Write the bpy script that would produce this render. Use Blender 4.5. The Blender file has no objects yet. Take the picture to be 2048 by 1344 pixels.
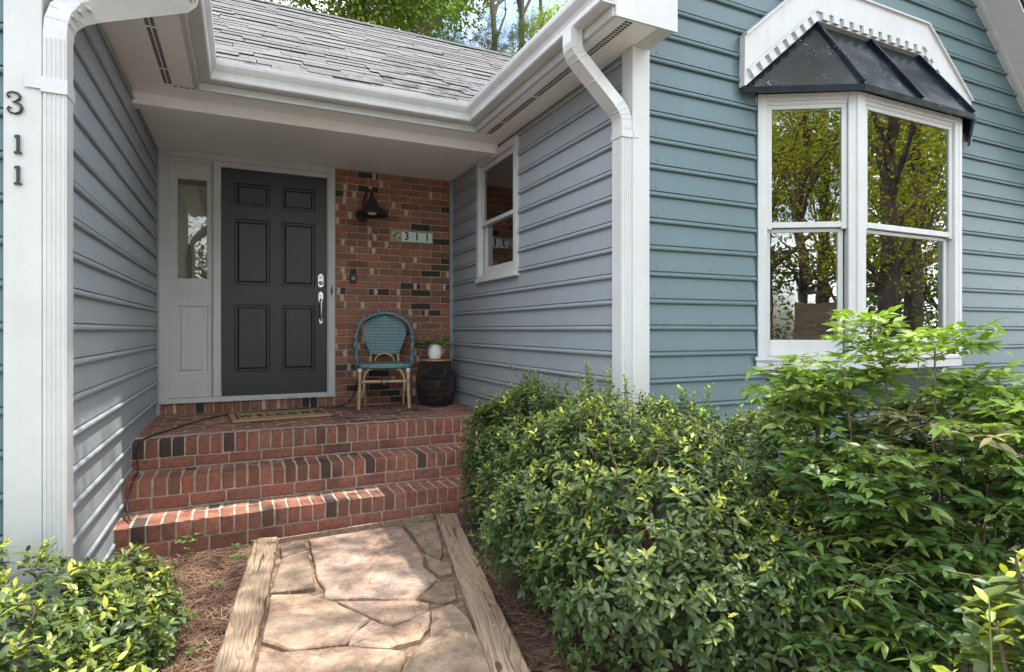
import bpy, math, random
import numpy as np
from mathutils import Vector, Matrix

random.seed(311)
rng = np.random.default_rng(311)
SC = bpy.context.scene
COL = SC.collection
R = math.radians

# ------------------------------------------------------------------ camera
CAMZ = 1.36
YAW = R(25)
cam_d = bpy.data.cameras.new('camera')
cam_d.sensor_width = 36.0
cam_d.lens = 1155.0 / 2048.0 * 36.0
cam_d.shift_y = -12.0 / 2048.0
cam_d.clip_start = 0.05
cam_d.clip_end = 600.0
cam = bpy.data.objects.new('camera', cam_d)
COL.objects.link(cam)
cam.location = (0, 0, CAMZ)
cam.rotation_euler = (R(90), 0, -YAW)
SC.camera = cam

# ------------------------------------------------------------------ sky and sun
SUN_DIR = Vector((0.24, 0.012, 1.0)).normalized()
w = bpy.data.worlds.new('World')
SC.world = w
w.use_nodes = True
wn = w.node_tree.nodes
wl = w.node_tree.links
wn.clear()
out = wn.new('ShaderNodeOutputWorld')
bg = wn.new('ShaderNodeBackground')
sky = wn.new('ShaderNodeTexSky')
sky.sky_type = 'NISHITA'
sky.sun_disc = False
sky.sun_elevation = math.asin(SUN_DIR.z)
sky.sun_rotation = math.atan2(SUN_DIR.x, SUN_DIR.y)
sky.air_density = 1.0
sky.dust_density = 2.0
sky.ozone_density = 1.0
tc = wn.new('ShaderNodeTexCoord')
cn = wn.new('ShaderNodeTexNoise')
cn.inputs['Scale'].default_value = 3.2
cn.inputs['Detail'].default_value = 7.0
cn.inputs['Roughness'].default_value = 0.58
cr = wn.new('ShaderNodeValToRGB')
cr.color_ramp.elements[0].position = 0.42
cr.color_ramp.elements[1].position = 0.60
mx = wn.new('ShaderNodeMix')
mx.data_type = 'RGBA'
mx.inputs[7].default_value = (12.6, 12.9, 13.2, 1)
wl.new(tc.outputs['Generated'], cn.inputs['Vector'])
wl.new(cn.outputs['Fac'], cr.inputs['Fac'])
wl.new(cr.outputs['Color'], mx.inputs[0])
wl.new(sky.outputs['Color'], mx.inputs[6])
wl.new(mx.outputs[2], bg.inputs['Color'])
bg.inputs['Strength'].default_value = 0.15
wl.new(bg.outputs['Background'], out.inputs['Surface'])

sd = bpy.data.lights.new('sun', 'SUN')
sd.energy = 3.3
sd.angle = R(0.53)
sd.color = (1.0, 0.955, 0.88)
sun = bpy.data.objects.new('sun', sd)
COL.objects.link(sun)
sun.rotation_euler = SUN_DIR.to_track_quat('Z', 'Y').to_euler()
sun.location = (2.4, 2, 12)

SC.view_settings.view_transform = 'Standard'
SC.view_settings.look = 'None'
SC.view_settings.exposure = 1.58
SC.view_settings.gamma = 1.0
SC.view_settings.use_curve_mapping = False
SC.render.engine = 'CYCLES'
SC.cycles.use_denoising = True
SC.cycles.max_bounces = 8
SC.cycles.diffuse_bounces = 4
SC.cycles.glossy_bounces = 4
SC.cycles.transparent_max_bounces = 12
SC.cycles.transmission_bounces = 4
SC.cycles.caustics_reflective = False
SC.cycles.caustics_refractive = False
SC.cycles.sample_clamp_indirect = 4.0

# ------------------------------------------------------------------ material helpers
class NT:
    def __init__(s, name):
        s.m = bpy.data.materials.new(name)
        s.m.use_nodes = True
        s.n = s.m.node_tree.nodes
        s.l = s.m.node_tree.links
        s.b = s.n['Principled BSDF']
        s.o = s.n['Material Output']

    def node(s, t, **kw):
        x = s.n.new(t)
        for k, v in kw.items():
            setattr(x, k, v)
        return x

    def link(s, a, b):
        s.l.new(a, b)

    def coord(s, kind='Object', scale=(1, 1, 1), rot=(0, 0, 0)):
        t = s.node('ShaderNodeTexCoord')
        if kind == 'World':
            g = s.node('ShaderNodeNewGeometry')
            src = g.outputs['Position']
        else:
            src = t.outputs[kind]
        mp = s.node('ShaderNodeMapping')
        mp.inputs['Scale'].default_value = scale
        mp.inputs['Rotation'].default_value = rot
        s.link(src, mp.inputs['Vector'])
        return mp.outputs['Vector']

    def noise(s, vec, scale, detail=4, rough=0.55, dist=0.0):
        x = s.node('ShaderNodeTexNoise')
        x.inputs['Scale'].default_value = scale
        x.inputs['Detail'].default_value = detail
        x.inputs['Roughness'].default_value = rough
        x.inputs['Distortion'].default_value = dist
        s.link(vec, x.inputs['Vector'])
        return x.outputs['Fac']

    def ramp(s, fac, stops, interp='LINEAR'):
        x = s.node('ShaderNodeValToRGB')
        x.color_ramp.interpolation = interp
        e = x.color_ramp.elements
        while len(e) < len(stops):
            e.new(0.5)
        for i, (p, c) in enumerate(stops):
            e[i].position = p
            e[i].color = (c[0], c[1], c[2], 1) if not isinstance(c, (int, float)) else (c, c, c, 1)
        s.link(fac, x.inputs['Fac'])
        return x.outputs['Color']

    def mix(s, fac, a, b, mode='MIX'):
        x = s.node('ShaderNodeMix', data_type='RGBA', blend_type=mode)
        for idx, v in ((0, fac), (6, a), (7, b)):
            if isinstance(v, (int, float)):
                x.inputs[idx].default_value = v if idx == 0 else (v, v, v, 1)
            elif isinstance(v, tuple):
                x.inputs[idx].default_value = (v[0], v[1], v[2], 1)
            else:
                s.link(v, x.inputs[idx])
        return x.outputs[2]

    def math(s, op, a, b=0.0):
        x = s.node('ShaderNodeMath', operation=op)
        for i, v in enumerate((a, b)):
            if isinstance(v, (int, float)):
                x.inputs[i].default_value = v
            else:
                s.link(v, x.inputs[i])
        return x.outputs[0]

    def rnd(s):
        return s.node('ShaderNodeObjectInfo').outputs['Random']

    def base(s, c):
        if isinstance(c, tuple):
            s.b.inputs['Base Color'].default_value = (c[0], c[1], c[2], 1)
        else:
            s.link(c, s.b.inputs['Base Color'])

    def bump(s, h, strength=0.3, dist=0.01):
        x = s.node('ShaderNodeBump')
        x.inputs['Strength'].default_value = strength
        x.inputs['Distance'].default_value = dist
        s.link(h, x.inputs['Height'])
        s.link(x.outputs['Normal'], s.b.inputs['Normal'])

    def set(s, **kw):
        for k, v in kw.items():
            key = k.replace('_', ' ')
            if isinstance(v, (int, float, tuple)):
                s.b.inputs[key].default_value = v
            else:
                s.link(v, s.b.inputs[key])
        return s


M = {}


def paint(name, col, rough=0.45, grime=0.12, speck=True, bump=0.12):
    t = NT(name)
    v = t.coord('World')
    n1 = t.noise(v, 2.3, 5, 0.6)
    n2 = t.noise(v, 38.0, 3, 0.6)
    dirt = tuple(c * (1 - grime * 2.0) * k for c, k in zip(col, (1.0, 0.98, 0.93)))
    c = t.mix(t.ramp(n1, [(0.35, 0.0), (0.75, 0.55)]), col, dirt)
    c = t.mix(t.ramp(n2, [(0.45, 0.0), (0.8, 0.25)]), c, dirt)
    ns = t.noise(t.coord('World', (16, 16, 0.9)), 1.0, 4, 0.6)
    c = t.mix(t.ramp(ns, [(0.48, 0.0), (0.75, 0.4)]), c, dirt)
    if speck:
        s_ = t.node('ShaderNodeTexVoronoi')
        s_.inputs['Scale'].default_value = 26.0
        t.link(v, s_.inputs['Vector'])
        k = t.ramp(s_.outputs['Distance'], [(0.05, 1.0), (0.085, 0.0)])
        m2 = t.ramp(t.noise(v, 1.7, 2), [(0.52, 0.0), (0.62, 1.0)])
        c = t.mix(t.math('MULTIPLY', t.math('MULTIPLY', k, m2), 0.6), c, (0.12, 0.11, 0.10))
    t.base(c)
    t.set(Roughness=rough)
    t.bump(t.noise(v, 55.0, 4, 0.6), bump, 0.004)
    M[name] = t.m
    return t.m


paint('white_trim', (0.53, 0.54, 0.535), 0.42, 0.12)
paint('soffit_white', (0.80, 0.79, 0.785), 0.32, 0.05, speck=False)
paint('gutter_white', (0.56, 0.566, 0.564), 0.27, 0.13)
paint('siding_side_light', (0.282, 0.316, 0.342), 0.42, 0.06, speck=False, bump=0.18)  # side walls: their light is put into the colour of the one siding paint
paint('siding_front_light', (0.084, 0.142, 0.155), 0.42, 0.06, speck=False, bump=0.18)  # same siding paint, with the front walls' teal light put into its colour
paint('door_paint', (0.015, 0.019, 0.028), 0.38, 0.1, speck=False, bump=0.08)
paint('black_metal', (0.018, 0.017, 0.016), 0.42, 0.1, speck=False)
paint('foundation', (0.42, 0.40, 0.37), 0.85, 0.25)
paint('room_paint', (0.52, 0.46, 0.38), 0.7, 0.05, speck=False)
paint('cream_paint', (0.80, 0.74, 0.63), 0.6, 0.05, speck=False)
paint('ceramic_white', (0.82, 0.82, 0.80), 0.22, 0.03, speck=False, bump=0.0)


def brick_mat(name, stops, pale=0.0, soot=0.3, rough=0.75):
    t = NT(name)
    sep = t.node('ShaderNodeSeparateColor')
    t.link(t.node('ShaderNodeObjectInfo').outputs['Color'], sep.inputs[0])
    r = sep.outputs[0]          # each brick's own firing colour
    v = t.coord('World')
    c = t.ramp(r, stops)
    n = t.noise(v, 42.0, 6, 0.65)
    c = t.mix(t.ramp(n, [(0.40, 0.0), (0.66, 0.75)]), c, t.mix(0.55, c, (0.02, 0.013, 0.01)))
    n3 = t.noise(v, 150.0, 2, 0.6)
    c = t.mix(t.ramp(n3, [(0.62, 0.0), (0.72, 0.55)]), c, (0.03, 0.02, 0.016))
    nb = t.noise(v, 4.2, 3, 0.6)
    c = t.mix(t.math('MULTIPLY', t.ramp(nb, [(0.5, 0.0), (0.72, 1.0)]), soot), c, (0.035, 0.027, 0.022))
    if pale:
        # lime bloom with a ragged shape of its own on some of the bricks
        vo = t.coord('Object')
        r2 = t.math('FRACT', t.math('MULTIPLY', r, 37.31))
        sel = t.ramp(r2, [(0.66, 0.0), (0.67, 1.0)], 'LINEAR')
        sx = t.node('ShaderNodeSeparateXYZ')
        t.link(vo, sx.inputs[0])
        off = t.math('SUBTRACT', t.math('MULTIPLY', t.math('FRACT', t.math('MULTIPLY', r, 91.7)), 0.12), 0.06)
        dx = t.math('ABSOLUTE', t.math('SUBTRACT', sx.outputs[0], off))
        dd = t.math('ADD', t.math('MULTIPLY', dx, 19.0), t.math('MULTIPLY', t.noise(v, 70.0, 4, 0.7), 1.1))
        blot = t.ramp(dd, [(0.72, 1.0), (0.98, 0.0)])
        c = t.mix(t.math('MULTIPLY', t.math('MULTIPLY', blot, sel), pale), c, (0.62, 0.50, 0.38))
    t.base(c)
    t.set(Roughness=rough)
    t.bump(t.math('ADD', n, t.math('MULTIPLY', n3, 0.4)), 0.55, 0.006)
    M[name] = t.m


brick_mat('wall_brick', [(0.0, (0.030, 0.022, 0.019)), (0.10, (0.045, 0.030, 0.024)), (0.13, (0.18, 0.082, 0.05)),
                         (0.45, (0.31, 0.120, 0.072)), (0.7, (0.37, 0.145, 0.088)), (0.85, (0.22, 0.105, 0.07)), (1.0, (0.40, 0.16, 0.10))], pale=0.85, soot=0.25)
brick_mat('step_brick', [(0.0, (0.045, 0.030, 0.026)), (0.06, (0.085, 0.045, 0.035)), (0.12, (0.18, 0.074, 0.048)), (0.3, (0.27, 0.098, 0.062)),
                         (0.55, (0.31, 0.112, 0.070)), (0.75, (0.24, 0.105, 0.07)), (1.0, (0.35, 0.135, 0.088))], soot=0.7)


def simple(name, stops, scale, rough=0.7, bump=0.4, bd=0.01, detail=6, kind='World', cscale=(1, 1, 1), dist=0.0, objvar=0.0):
    t = NT(name)
    v = t.coord(kind, cscale)
    n = t.noise(v, scale, detail, 0.62, dist)
    c = t.ramp(n, stops)
    if objvar:
        c = t.mix(1.0, c, t.ramp(t.rnd(), [(0, 1 - objvar), (1, 1 + objvar)]), 'MULTIPLY')
    t.base(c)
    t.set(Roughness=rough)
    if bump:
        t.bump(t.noise(v, scale * 3.1, 5, 0.65), bump, bd)
    M[name] = t.m
    return t


simple('mortar', [(0.3, (0.27, 0.22, 0.165)), (0.7, (0.47, 0.40, 0.315))], 22, 0.95, 0.6, 0.006)
simple('mortar_dirty', [(0.25, (0.17, 0.13, 0.095)), (0.65, (0.45, 0.38, 0.30))], 14, 0.95, 0.6, 0.006)
simple('soil', [(0.3, (0.035, 0.022, 0.016)), (0.55, (0.085, 0.052, 0.036)), (0.75, (0.14, 0.09, 0.06))], 9, 0.95, 0.8, 0.03)
simple('grit', [(0.3, (0.07, 0.045, 0.03)), (0.5, (0.17, 0.11, 0.072)), (0.7, (0.33, 0.225, 0.15))], 34, 0.95, 0.8, 0.01)
simple('coir', [(0.3, (0.38, 0.24, 0.11)), (0.7, (0.56, 0.38, 0.19))], 160, 0.95, 0.9, 0.006)
simple('rubber', [(0.3, (0.012, 0.011, 0.010)), (0.7, (0.03, 0.028, 0.026))], 60, 0.6, 0.3)
simple('cane', [(0.3, (0.36, 0.23, 0.115)), (0.7, (0.55, 0.39, 0.22))], 30, 0.4, 0.2, 0.003, kind='Object')
simple('cane_dark', [(0.3, (0.05, 0.028, 0.014)), (0.7, (0.14, 0.08, 0.04))], 30, 0.4, 0.2, 0.003, kind='Object')
simple('table_wood', [(0.3, (0.30, 0.17, 0.08)), (0.7, (0.46, 0.28, 0.15))], 12, 0.45, 0.1, 0.003, cscale=(1, 6, 1))
simple('bark', [(0.3, (0.05, 0.038, 0.03)), (0.7, (0.19, 0.15, 0.12))], 7, 0.9, 0.9, 0.05, cscale=(1, 1, 0.25))
simple('twig', [(0.3, (0.07, 0.045, 0.028)), (0.7, (0.20, 0.145, 0.09))], 40, 0.8, 0.5, 0.003)
simple('green_twig', [(0.3, (0.11, 0.12, 0.035)), (0.7, (0.22, 0.20, 0.07))], 40, 0.6, 0.2, 0.003)
simple('fence_wood', [(0.3, (0.11, 0.08, 0.055)), (0.7, (0.23, 0.17, 0.12))], 5, 0.8, 0.5, 0.01, cscale=(1, 1, 6), objvar=0.2)
simple('woven_blind', [(0.3, (0.30, 0.22, 0.10)), (0.7, (0.44, 0.33, 0.16))], 8, 0.8, 0.3, 0.004, cscale=(0.4, 0.4, 12))
simple('shingle', [(0.25, (0.05, 0.049, 0.051)), (0.5, (0.105, 0.103, 0.106)), (0.75, (0.18, 0.178, 0.182))], 75, 0.9, 0.9, 0.01, objvar=0.22)
simple('roof_felt', [(0.3, (0.025, 0.024, 0.025)), (0.7, (0.06, 0.06, 0.062))], 40, 0.9, 0.6)
simple('old_leaf', [(0.3, (0.42, 0.36, 0.05)), (0.7, (0.55, 0.50, 0.10))], 60, 0.5, 0.1)

# flagstone: tan and dark variants, mottled
for nm, a, b, c_ in (('flagstone_tan', (0.15, 0.092, 0.057), (0.29, 0.198, 0.135), (0.44, 0.335, 0.25)),
                     ('flagstone_pink', (0.165, 0.102, 0.072), (0.315, 0.215, 0.162), (0.45, 0.345, 0.28)),
                     ('flagstone_dark', (0.10, 0.068, 0.045), (0.20, 0.142, 0.098), (0.29, 0.215, 0.155))):
    t = NT(nm)
    v = t.coord('World')
    n = t.noise(v, 4.2, 8, 0.66, 0.6)
    c = t.ramp(n, [(0.30, a), (0.48, b), (0.70, c_)])
    f = t.noise(v, 75, 3, 0.6)
    c = t.mix(1.0, c, t.ramp(t.noise(v, 19, 6, 0.7), [(0.32, 0.62), (0.5, 1.0), (0.7, 1.22)]), 'MULTIPLY')
    c = t.mix(t.ramp(f, [(0.63, 0.0), (0.70, 0.6)]), c, (0.07, 0.05, 0.04))
    c = t.mix(1.0, c, t.ramp(t.rnd(), [(0, 0.86), (1, 1.12)]), 'MULTIPLY')
    t.base(c)
    t.set(Roughness=0.8)
    t.bump(t.math('ADD', t.noise(v, 16, 7, 0.6), t.math('MULTIPLY', f, 0.25)), 0.75, 0.016)
    M[nm] = t.m

# weathered timber with rings and knots
t = NT('timber')
v = t.coord('Object', (1, 1, 1))
nz = t.noise(t.coord('Object', (5.5, 0.75, 5.5)), 1.35, 3, 0.5, 0.6)
rg = t.math('FRACT', t.math('MULTIPLY', nz, 17.0))
ring = t.ramp(rg, [(0.0, 0.0), (0.5, 0.25), (0.86, 1.0), (1.0, 0.0)])
c = t.mix(ring, (0.33, 0.235, 0.152), (0.17, 0.108, 0.066))
g2 = t.noise(t.coord('Object', (45, 1.6, 45)), 3.0, 4, 0.6)
c = t.mix(t.ramp(g2, [(0.45, 0.0), (0.75, 0.6)]), c, (0.17, 0.125, 0.09))
n3 = t.noise(v, 4.0, 4)
c = t.mix(t.ramp(n3, [(0.45, 0.0), (0.8, 0.45)]), c, (0.27, 0.225, 0.18))
vk = t.node('ShaderNodeTexVoronoi')
vk.inputs['Scale'].default_value = 1.0
t.link(t.coord('Object', (9, 3.4, 9)), vk.inputs['Vector'])
kn = t.ramp(vk.outputs['Distance'], [(0.10, 1.0), (0.16, 0.0)])
c = t.mix(kn, c, (0.07, 0.042, 0.025))
ck = t.noise(t.coord('Object', (30, 1.1, 30)), 2.2, 3, 0.5, 0.3)
ckm = t.ramp(ck, [(0.645, 0.0), (0.665, 1.0)])
c = t.mix(ckm, c, (0.05, 0.034, 0.024))
t.base(c)
t.set(Roughness=0.85)
t.bump(t.math('SUBTRACT', t.math('ADD', ring, g2), t.math('MULTIPLY', ckm, 2.0)), 0.5, 0.005)
M['timber'] = t.m

# dark painted sheet metal of the bay roof with droppings
t = NT('roof_metal')
v = t.coord('World')
n = t.noise(v, 2.6, 4)
c = t.ramp(n, [(0.3, (0.003, 0.006, 0.011)), (0.7, (0.008, 0.013, 0.020))])
sp = t.noise(v, 95, 2, 0.5)
ms = t.ramp(t.noise(v, 5.0, 3), [(0.56, 0.0), (0.66, 1.0)])
c = t.mix(t.math('MULTIPLY', t.ramp(sp, [(0.665, 0.0), (0.685, 1.0)]), ms), c, (0.6, 0.6, 0.58))
t.base(c)
t.set(Roughness=t.ramp(t.noise(v, 7, 3), [(0.3, 0.14), (0.7, 0.30)]), Metallic=0.0)
t.b.inputs['Specular IOR Level'].default_value = 0.3
M['roof_metal'] = t.m

t = NT('nickel')
t.base((0.62, 0.60, 0.56))
t.set(Metallic=1.0, Roughness=0.28)
M['nickel'] = t.m

t = NT('glass')
fr = t.node('ShaderNodeFresnel')
fr.inputs['IOR'].default_value = 3.1
gl = t.node('ShaderNodeBsdfGlossy')
gl.inputs['Roughness'].default_value = 0.0
gl.inputs['Color'].default_value = (0.98, 0.98, 0.96, 1)
nb = t.node('ShaderNodeBump')
nb.inputs['Strength'].default_value = 0.05
nb.inputs['Distance'].default_value = 0.01
t.link(t.noise(t.coord('World'), 3.5, 2), nb.inputs['Height'])
t.link(nb.outputs['Normal'], gl.inputs['Normal'])
tr = t.node('ShaderNodeBsdfTransparent')
tr.inputs['Color'].default_value = (0.86, 0.88, 0.86, 1)
ms = t.node('ShaderNodeMixShader')
t.link(fr.outputs['Fac'], ms.inputs['Fac'])
t.link(tr.outputs['BSDF'], ms.inputs[1])
t.link(gl.outputs['BSDF'], ms.inputs[2])
t.link(ms.outputs['Shader'], t.o.inputs['Surface'])
M['glass'] = t.m
M['clear_glass'] = t.m.copy()
M['clear_glass'].name = 'clear_glass'
for n_ in M['clear_glass'].node_tree.nodes:
    if n_.type == 'FRESNEL':
        n_.inputs['IOR'].default_value = 1.6


def weave(name, vec_scale, swap):
    t = NT(name)
    tcx = t.node('ShaderNodeTexCoord')
    sx = t.node('ShaderNodeSeparateXYZ')
    t.link(tcx.outputs['Object'], sx.inputs[0])
    cb = t.node('ShaderNodeCombineXYZ')
    if swap == 'xz':
        t.link(sx.outputs[0], cb.inputs[0]); t.link(sx.outputs[2], cb.inputs[1])
    elif swap == 'ring':
        t.link(t.math('ADD', sx.outputs[0], sx.outputs[1]), cb.inputs[0]); t.link(t.math('ADD', sx.outputs[2], t.math('MULTIPLY', sx.outputs[0], 0.6)), cb.inputs[1])
    else:
        t.link(sx.outputs[0], cb.inputs[0]); t.link(t.math('ADD', sx.outputs[1], sx.outputs[2]), cb.inputs[1])
    br = t.node('ShaderNodeTexBrick')
    br.inputs['Scale'].default_value = vec_scale
    br.inputs['Color1'].default_value = (0.74, 0.78, 0.74, 1)
    br.inputs['Color2'].default_value = (0.62, 0.68, 0.66, 1)
    br.inputs['Mortar'].default_value = (0.010, 0.105, 0.125, 1)
    br.inputs['Mortar Size'].default_value = 0.118
    br.inputs['Mortar Smooth'].default_value = 0.2
    br.inputs['Brick Width'].default_value = 0.42
    br.inputs['Row Height'].default_value = 0.30
    t.link(cb.outputs[0], br.inputs['Vector'])
    t.base(br.outputs['Color'])
    t.set(Roughness=0.45)
    t.bump(br.outputs['Fac'], 0.4, 0.003)
    M[name] = t.m


weave('weave_back', 21, 'xz')
weave('weave_seat', 21, 'xy')
weave('weave_frame', 24, 'ring')


def leafmat(name, rough=0.38, trans=0.3, spec=0.5):
    t = NT(name)
    a = t.node('ShaderNodeAttribute', attribute_name='leafcol')
    v = t.coord('World')
    n = t.noise(v, 60, 2)
    c = t.mix(1.0, a.outputs['Color'], t.ramp(n, [(0.3, 0.82), (0.7, 1.12)]), 'MULTIPLY')
    t.base(c)
    t.set(Roughness=rough)
    t.b.inputs['Specular IOR Level'].default_value = spec
    tl = t.node('ShaderNodeBsdfTranslucent')
    t.link(t.mix(1.0, c, (1.25, 1.35, 0.55), 'MULTIPLY'), tl.inputs['Color'])
    m = t.node('ShaderNodeMixShader')
    m.inputs['Fac'].default_value = trans
    t.link(t.b.outputs['BSDF'], m.inputs[1])
    t.link(tl.outputs['BSDF'], m.inputs[2])
    t.link(m.outputs['Shader'], t.o.inputs['Surface'])
    M[name] = t.m


leafmat('azalea_leaf', 0.42, 0.24, 0.42)
leafmat('nandina_leaf', 0.42, 0.30, 0.4)
leafmat('tree_leaf', 0.5, 0.5, 0.3)
leafmat('needle', 0.75, 0.0, 0.2)

# ------------------------------------------------------------------ mesh helpers
WL = {}          # world location of every object (parents have no rotation unless noted)


def link(o, parent=None, wloc=(0, 0, 0)):
    COL.objects.link(o)
    wloc = Vector(wloc)
    if parent is not None:
        o.parent = parent
        o.location = wloc - WL[parent.name]
    else:
        o.location = wloc
    WL[o.name] = wloc
    return o


def tag(o, label, cat, group=None):
    o['label'] = label
    o['category'] = cat
    if group:
        o['group'] = group
    return o


def thing(name, loc, label, cat, group=None):
    o = bpy.data.objects.new(name, None)
    o.empty_display_size = 0.1
    link(o, None, loc)
    return tag(o, label, cat, group)


def part_empty(name, parent, loc):
    o = bpy.data.objects.new(name, None)
    o.empty_display_size = 0.05
    return link(o, parent, loc)


class MB:
    def __init__(s):
        s.v = []
        s.f = []
        s.sm = []

    def add(s, vs, fs, smooth=False):
        k = len(s.v)
        s.v.extend([tuple(p) for p in vs])
        for f in fs:
            s.f.append(tuple(i + k for i in f))
            s.sm.append(smooth)
        return s

    def box(s, x0, x1, y0, y1, z0, z1, bev=0.0):
        if bev <= 0:
            v = [(x, y, z) for x in (x0, x1) for y in (y0, y1) for z in (z0, z1)]
            return s.add(v, [(0, 1, 3, 2), (4, 6, 7, 5), (0, 4, 5, 1), (2, 3, 7, 6), (0, 2, 6, 4), (1, 5, 7, 3)])
        cx, cy, cz = (x0 + x1) / 2, (y0 + y1) / 2, (z0 + z1) / 2
        hx, hy, hz = abs(x1 - x0) / 2, abs(y1 - y0) / 2, abs(z1 - z0) / 2
        b = min(bev, hx * .9, hy * .9, hz * .9)
        vs = []
        idx = {}
        for sx in (-1, 1):
            for sy in (-1, 1):
                for sz in (-1, 1):
                    for ax in range(3):
                        d = [hx - b, hy - b, hz - b]
                        d[ax] += b
                        idx[(sx, sy, sz, ax)] = len(vs)
                        vs.append((cx + sx * d[0], cy + sy * d[1], cz + sz * d[2]))
        fs = []
        I = lambda a, b_, c_, ax: idx[(a, b_, c_, ax)]
        for q in (-1, 1):
            fs.append([I(q, -1, -1, 0), I(q, 1, -1, 0), I(q, 1, 1, 0), I(q, -1, 1, 0)][::q])
            fs.append([I(-1, q, -1, 1), I(-1, q, 1, 1), I(1, q, 1, 1), I(1, q, -1, 1)][::q])
            fs.append([I(-1, -1, q, 2), I(1, -1, q, 2), I(1, 1, q, 2), I(-1, 1, q, 2)][::q])
        for a in (-1, 1):
            for c in (-1, 1):
                fs.append([I(-1, a, c, 1), I(1, a, c, 1), I(1, a, c, 2), I(-1, a, c, 2)][::a * c])
                fs.append([I(a, -1, c, 0), I(a, -1, c, 2), I(a, 1, c, 2), I(a, 1, c, 0)][::a * c])
                fs.append([I(a, c, -1, 0), I(a, c, 1, 0), I(a, c, 1, 1), I(a, c, -1, 1)][::a * c])
        for a in (-1, 1):
            for b_ in (-1, 1):
                for c in (-1, 1):
                    fs.append([I(a, b_, c, 0), I(a, b_, c, 1), I(a, b_, c, 2)][::a * b_ * c])
        return s.add(vs, fs)

    def prism(s, poly, a, b, axis='z', inset=0.0):
        """poly: list of 2-D points; extruded from a to b along axis. axis y: poly=(x,z); x: poly=(y,z)"""
        def P(p, h):
            if axis == 'z':
                return (p[0], p[1], h)
            if axis == 'y':
                return (p[0], h, p[1])
            return (h, p[0], p[1])
        n = len(poly)
        vs = [P(p, a) for p in poly] + [P(p, b) for p in poly]
        fs = [tuple(range(n))[::-1], tuple(range(n, 2 * n))] + [(i, (i + 1) % n, n + (i + 1) % n, n + i) for i in range(n)]
        return s.add(vs, fs)

    def sweep(s, prof, ends):
        """ends: list of functions mapping profile point -> xyz ; closed profile"""
        n = len(prof)
        vs = []
        for e in ends:
            vs += [e(p) for p in prof]
        fs = []
        for k in range(len(ends) - 1):
            for i in range(n):
                j = (i + 1) % n
                fs.append((k * n + i, k * n + j, (k + 1) * n + j, (k + 1) * n + i))
        fs.append(tuple(range(n))[::-1])
        L = (len(ends) - 1) * n
        fs.append(tuple(range(L, L + n)))
        return s.add(vs, fs)

    def tube(s, pts, rad, seg=8, cap=True, closed=False, flat=1.0):
        pts = [Vector(p) for p in pts]
        n = len(pts)
        rads = rad if isinstance(rad, (list, tuple)) else [rad] * n
        vs = []
        prev = None
        for i in range(n):
            if closed:
                tg = pts[(i + 1) % n] - pts[i - 1]
            else:
                tg = pts[min(i + 1, n - 1)] - pts[max(i - 1, 0)]
            if tg.length < 1e-9:
                tg = Vector((0, 0, 1))
            tg.normalize()
            if prev is None:
                up = Vector((0, 0, 1)) if abs(tg.z) < 0.9 else Vector((1, 0, 0))
                u = tg.cross(up).normalized()
            else:
                u = (prev - tg * prev.dot(tg))
                u = u.normalized() if u.length > 1e-6 else tg.cross(Vector((0, 0, 1))).normalized()
            prev = u
            w_ = tg.cross(u)
            for k in range(seg):
                a = 2 * math.pi * k / seg
                vs.append(pts[i] + (u * math.cos(a) + w_ * math.sin(a) * flat) * rads[i])
        fs = []
        m = n if closed else n - 1
        for i in range(m):
            for k in range(seg):
                a, b = i * seg + k, i * seg + (k + 1) % seg
                i2 = (i + 1) % n
                c, d = i2 * seg + (k + 1) % seg, i2 * seg + k
                fs.append((a, b, c, d))
        s.add(vs, fs, True)
        if cap and not closed:
            s.add(vs[:seg], [tuple(range(seg))[::-1]])
            s.add(vs[-seg:], [tuple(range(seg))])
        return s

    def rtube(s, pts, hw, hd, uvec):
        """rectangular tube along pts; uvec: width direction"""
        pts = [Vector(p) for p in pts]
        n = len(pts)
        vs = []
        for i in range(n):
            tg = (pts[min(i + 1, n - 1)] - pts[max(i - 1, 0)]).normalized()
            u = Vector(uvec)
            u = (u - tg * u.dot(tg)).normalized()
            w_ = tg.cross(u)
            for a, b in ((-1, -1), (1, -1), (1, 1), (-1, 1)):
                vs.append(pts[i] + u * hw * a + w_ * hd * b)
        fs = [(0, 3, 2, 1), tuple(4 * (n - 1) + k for k in range(4))]
        for i in range(n - 1):
            for k in range(4):
                fs.append((4 * i + k, 4 * i + (k + 1) % 4, 4 * i + 4 + (k + 1) % 4, 4 * i + 4 + k))
        return s.add(vs, fs)

    def lathe(s, prof, c=(0, 0, 0), seg=28, rot=None):
        """prof: list of (r,z)"""
        vs = []
        for r, z in prof:
            for k in range(seg):
                a = 2 * math.pi * k / seg
                p = Vector((r * math.cos(a), r * math.sin(a), z))
                if rot is not None:
                    p = rot @ p
                vs.append(p + Vector(c))
        fs = []
        for i in range(len(prof) - 1):
            for k in range(seg):
                fs.append((i * seg + k, i * seg + (k + 1) % seg, (i + 1) * seg + (k + 1) % seg, (i + 1) * seg + k))
        return s.add(vs, fs, True)

    def xform(s, mtx):
        s.v = [tuple(mtx @ Vector(p)) for p in s.v]
        return s

    def build(s, name, mat, parent=None, origin=None):
        v = np.array([tuple(p) for p in s.v], dtype=float)
        o0 = (v.min(0) + v.max(0)) / 2 if origin is None else np.array(origin, float)
        me = bpy.data.meshes.new(name)
        me.from_pydata((v - o0).tolist(), [], s.f)
        me.polygons.foreach_set('use_smooth', s.sm)
        me.update()
        bm_fix(me)
        me.materials.append(M[mat] if isinstance(mat, str) else mat)
        o = bpy.data.objects.new(name, me)
        return link(o, parent, o0)


def bm_fix(me):
    import bmesh
    bm = bmesh.new()
    bm.from_mesh(me)
    bmesh.ops.recalc_face_normals(bm, faces=bm.faces)
    bm.to_mesh(me)
    bm.free()


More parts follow.
